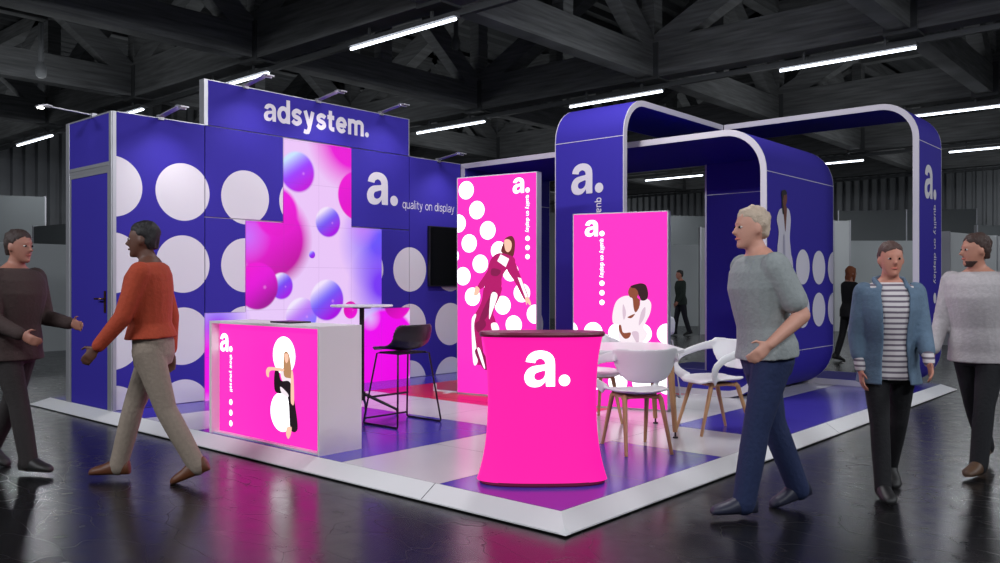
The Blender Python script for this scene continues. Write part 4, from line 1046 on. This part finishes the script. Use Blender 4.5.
    for s in (-1,1):
        if sleeve == 'long':
            seg(top, sh[s], el[s], 0.040*S*fw*lf, 0.031*S*fw*lf); seg(top, el[s], wr_[s]-fd[s]*0.012*S, 0.031*S*fw*lf, 0.0235*S*fw*lf)
        else:
            e2 = sh[s].lerp(el[s], 0.72); seg(top, sh[s], e2, 0.040*S*fw*lf, 0.036*S*fw*lf)
    if sleeve == 'rolled':
        for s in (-1,1): seg(top, sh[s].lerp(el[s],0.6), el[s].lerp(wr_[s],0.35), 0.034*S*fw*lf, 0.030*S*fw*lf)
    link('top', remesh(top, voxel, 3, 'top', TM), t)
    if jacket:
        JM = clothm(jacket); jm_ = MB()
        levels = [(-0.075,0.108,0.084,0)]+[(z,w,d,y) for z,w,d,y in tor[1:7]]+[(0.305,0.096,0.058,-0.008)]
        def arcring(z, w, d, y, o_):
            c = T(0,y,z); ax = Vector((w*S*fw+o_,0,0)); ay = (T(0,d,z)-T(0,0,z)); ay = ay*(1+o_/ay.length); pts = []
            for i in range(25):
                an = PI/2+math.radians(26)+(2*PI-math.radians(52))*i/24; pts.append(c+ax*math.cos(an)+ay*math.sin(an))
            return pts
        jm_.loft([arcring(z,w*1.10,d*1.13,y,0.030*k)+list(reversed(arcring(z,w*1.10,d*1.13,y,0.010*k))) for z,w,d,y in levels])
        for s in (-1,1): seg(jm_, sh[s], el[s], 0.046*S*fw, 0.037*S*fw); seg(jm_, el[s], el[s].lerp(wr_[s],0.55), 0.037*S*fw, 0.034*S*fw)
        jm_.tube([T(-0.05,0.05,0.305),T(-0.055,-0.02,0.335),T(0,-0.055,0.345),T(0.055,-0.02,0.335),T(0.05,0.05,0.305)], 0.012*S, 10)
        link('jacket', remesh(jm_, voxel, 3, 'jacket', JM), t)
    tr = MB(); tr.loft([sec(z,w,d,y) for z,w,d,y in ((-0.07,0.092,0.066,0),(-0.03,0.104,0.074,-0.006),(0.02,0.103,0.074,-0.006),(0.055,0.094,0.067,-0.002),(0.085,0.088,0.063,0.0))])
    for s in (-1,1): seg(tr, hip[s]+Vector((0,0,-0.01*S)), knee[s], 0.060*S*fw, 0.040*S*fw); seg(tr, knee[s], ank[s]+(ank[s]-knee[s]).normalized()*0.012*S, 0.040*S*fw, 0.035*S*fw, 1.03)
    link('trousers', remesh(tr, voxel, 3, 'trousers', clothm(botc)), t)
    SHM = mat('shoe_%d_%d_%d' % shoec, shoec, 0.5, vary=(20, tuple(int(q*0.8) for q in shoec)))
    for s in (-1,1):
        d = toe[s]-ank[s]; d.x = 0; f2 = Vector((0,d.y,d.z+0.028*S)).normalized(); uv = Vector((0,-f2.z,f2.y)); base = ank[s]-uv*0.041*S; sm_ = MB()
        sm_.loft([[base+f2*q*S+Vector((1,0,0))*(math.cos(an)*w*S)+uv*max(0.0, h_*0.5+math.sin(an)*h_*0.62)*S for an in [2*PI*i/16 for i in range(16)]] for q,w,h_ in ((-0.043,0.012,0.030),(-0.038,0.022,0.052),(-0.012,0.027,0.060),(0.022,0.028,0.052),(0.06,0.030,0.036),(0.09,0.028,0.028),(0.108,0.018,0.020),(0.113,0.008,0.012))])
        link('shoe', remesh(sm_, 0.007, 2, 'shoe', SHM), t)
    return t
def pat(d, px): return at(d, (px-PX)/F*d)
def view_dir(ax, ar):           # direction in "ahead/right" terms
    return (CU*ax+SU*ar, SU*ax-CU*ar)
walk = lambda a, b, c, d: ((a, b), (c, d))
p = pat(5.85, 152)
person('person in an orange top and beige trousers walking before the left dotted wall', p, view_dir(-0.1,-1), 1.80, (96,60,46), (22,18,20), (176,66,36), (150,136,122), (104,58,32),
       {'leg': ((-16,12),(20,6)), 'arm': ((18,8,22,6),(-14,10,14,4)), 'lean': 3}, loosefit=1.08, hem=0.035)
p = pat(6.2, 14)
person('person in a dark brown coat at the left edge of the picture', p, view_dir(-0.25,1), 1.76, (170,116,98), (50,34,30), (62,46,44), (40,34,34), (24,22,22),
       {'leg': ((-14,14),(18,6)), 'arm': ((10,8,70,10),(6,10,60,10)), 'lean': 2}, loosefit=1.15)
p = pat(5.06, 766)
person('person in light grey t-shirt and blue jeans walking past the right front platform edge', p, view_dir(-0.15,-1), 1.82, (214,158,138), (196,176,156), (158,164,164), (30,44,84), (36,38,60),
       {'leg': ((14,4),(-12,10)), 'arm': ((-26,10,78,0),(-24,6,22,4)), 'lean': 6}, sleeve='short', scale_w=1.08, loosefit=1.08, hem=-0.012)
p = pat(5.5, 889)
def stripe_mat():
    m = bpy.data.materials.new('striped_shirt'); m.use_nodes = True; nt = m.node_tree; b = nt.nodes['Principled BSDF']; b.inputs['Roughness'].default_value = 0.85
    tc = nt.nodes.new('ShaderNodeTexCoord'); w = nt.nodes.new('ShaderNodeTexWave'); w.bands_direction = 'Z'; w.inputs['Scale'].default_value = 9; w.inputs['Distortion'].default_value = 0.3
    nt.links.new(tc.outputs['Object'], w.inputs['Vector']); cr = nt.nodes.new('ShaderNodeValToRGB'); cr.color_ramp.elements[0].position = 0.25; cr.color_ramp.elements[1].position = 0.4
    cr.color_ramp.elements[0].color = rgb((110,98,112)); cr.color_ramp.elements[1].color = rgb((215,208,210)); nt.links.new(w.outputs['Fac'], cr.inputs['Fac']); nt.links.new(cr.outputs['Color'], b.inputs['Base Color']); return m
person('person in blue denim jacket over a striped white top before the right arch column', p, view_dir(-1,-0.15), 1.64, (206,140,118), (84,60,54), (220,214,216), (22,22,26), (20,20,22),
       {'leg': ((-14,16),(16,6)), 'arm': ((14,6,30,8),(-6,8,24,6)), 'lean': 2}, scale_w=0.90, jacket=(104,128,152), topmat=stripe_mat())
p = pat(6.2, 979)
person('person in pale sweater and dark trousers with brown hair at the right edge', p, view_dir(-0.6,-0.8), 1.74, (196,138,116), (62,42,36), (196,190,192), (26,27,32), (92,66,46),
       {'leg': ((18,6),(-16,14)), 'arm': ((-8,10,14,4),(8,10,20,4)), 'lean': 3, 'yaw': -40}, hair='beard', loosefit=1.12)
p = pat(14.9, 849)
person('distant woman with orange-brown hair in black clothes right of the dotted arch', p, view_dir(0.2,1), 1.66, (200,150,130), (150,84,48), (24,24,28), (26,26,30), (20,20,20),
       {'leg': ((-10,8),(12,4)), 'arm': ((6,8,30,4),(-4,8,20,4)), 'lean': 2}, female=True, hair='long', voxel=0.013)
p = pat(22.5, 681)
person('distant person in dark green clothes seen through the gap behind the shorter light box', p, view_dir(-0.2,-1), 1.72, (196,132,112), (40,34,34), (40,52,46), (34,32,44), (20,20,20),
       {'leg': ((-10,8),(12,4)), 'arm': ((6,8,30,4),(-4,8,20,4)), 'lean': 2}, voxel=0.015)

# ================================================================== LIGHT
w = bpy.data.worlds.new('world'); SC.world = w; w.use_nodes = True
bg = w.node_tree.nodes['Background']; bg.inputs[0].default_value = (0.80, 0.88, 1.0, 1); bg.inputs[1].default_value = 0.30
def area(name, loc, target, sx, sy, e_, col=(1,1,1)):
    ld = bpy.data.lights.new(name, 'AREA'); ld.shape = 'RECTANGLE'; ld.size = sx; ld.size_y = sy; ld.energy = e_; ld.color = col
    o = bpy.data.objects.new(name, ld); COL.objects.link(o); o.location = loc; o.rotation_euler = (Vector(target)-Vector(loc)).to_track_quat('-Z', 'Y').to_euler(); return o
# unseen general fill in place of the hall's tube rows over the front aisles
for x, y, e_ in ((-3.5,-6.0,230),(-7.0,2.0,290),(2.0,-7.0,165),(-7.5,8.0,200),(8.0,-7.0,140)):
    area('hall_fill_lamp', (x, y, 5.5), (x+0.5*(3-x), y+0.5*(3-y), 0), 2.4, 0.5, e_, (0.92,0.95,1))
for x in (-4.2, 2.4, 8.9, 15.4, 22.0, 28.5):  # unseen uplights added in mid-air to brighten roof and trusses
    for y in (-5.0, 4.2, 14.4, 24.0): area('fill_uplight', (x, y, 5.0), (x, y+0.01, 9), 3.0, 3.0, 30, (0.93,0.97,1))
for y in (-5.0, 4.2, 14.4, 24.0): area('fill_uplight', (34.6, y, 3.9), (38, y, 5.6), 1.0, 4.0, 20, (0.93,0.97,1))  # more added uplights, hidden behind the partitions to lift the cladding
area('hall_fill_lamp', (3.0, 2.0, 5.6), (3.0, 2.2, 0), 2.4, 0.4, 150, (1,0.97,1))  # unseen fill added above the stand to brighten its floor

vs_ = SC.view_settings; vs_.view_transform = 'Standard'; vs_.look = 'None'; vs_.gamma = 1; vs_.use_curve_mapping = False; vs_.exposure = 0.0
SC.cycles.use_denoising = True
SC.cycles.max_bounces = 6; SC.cycles.diffuse_bounces = 3; SC.cycles.glossy_bounces = 3; SC.cycles.sample_clamp_indirect = 6; SC.cycles.caustics_reflective = False; SC.cycles.caustics_refractive = False
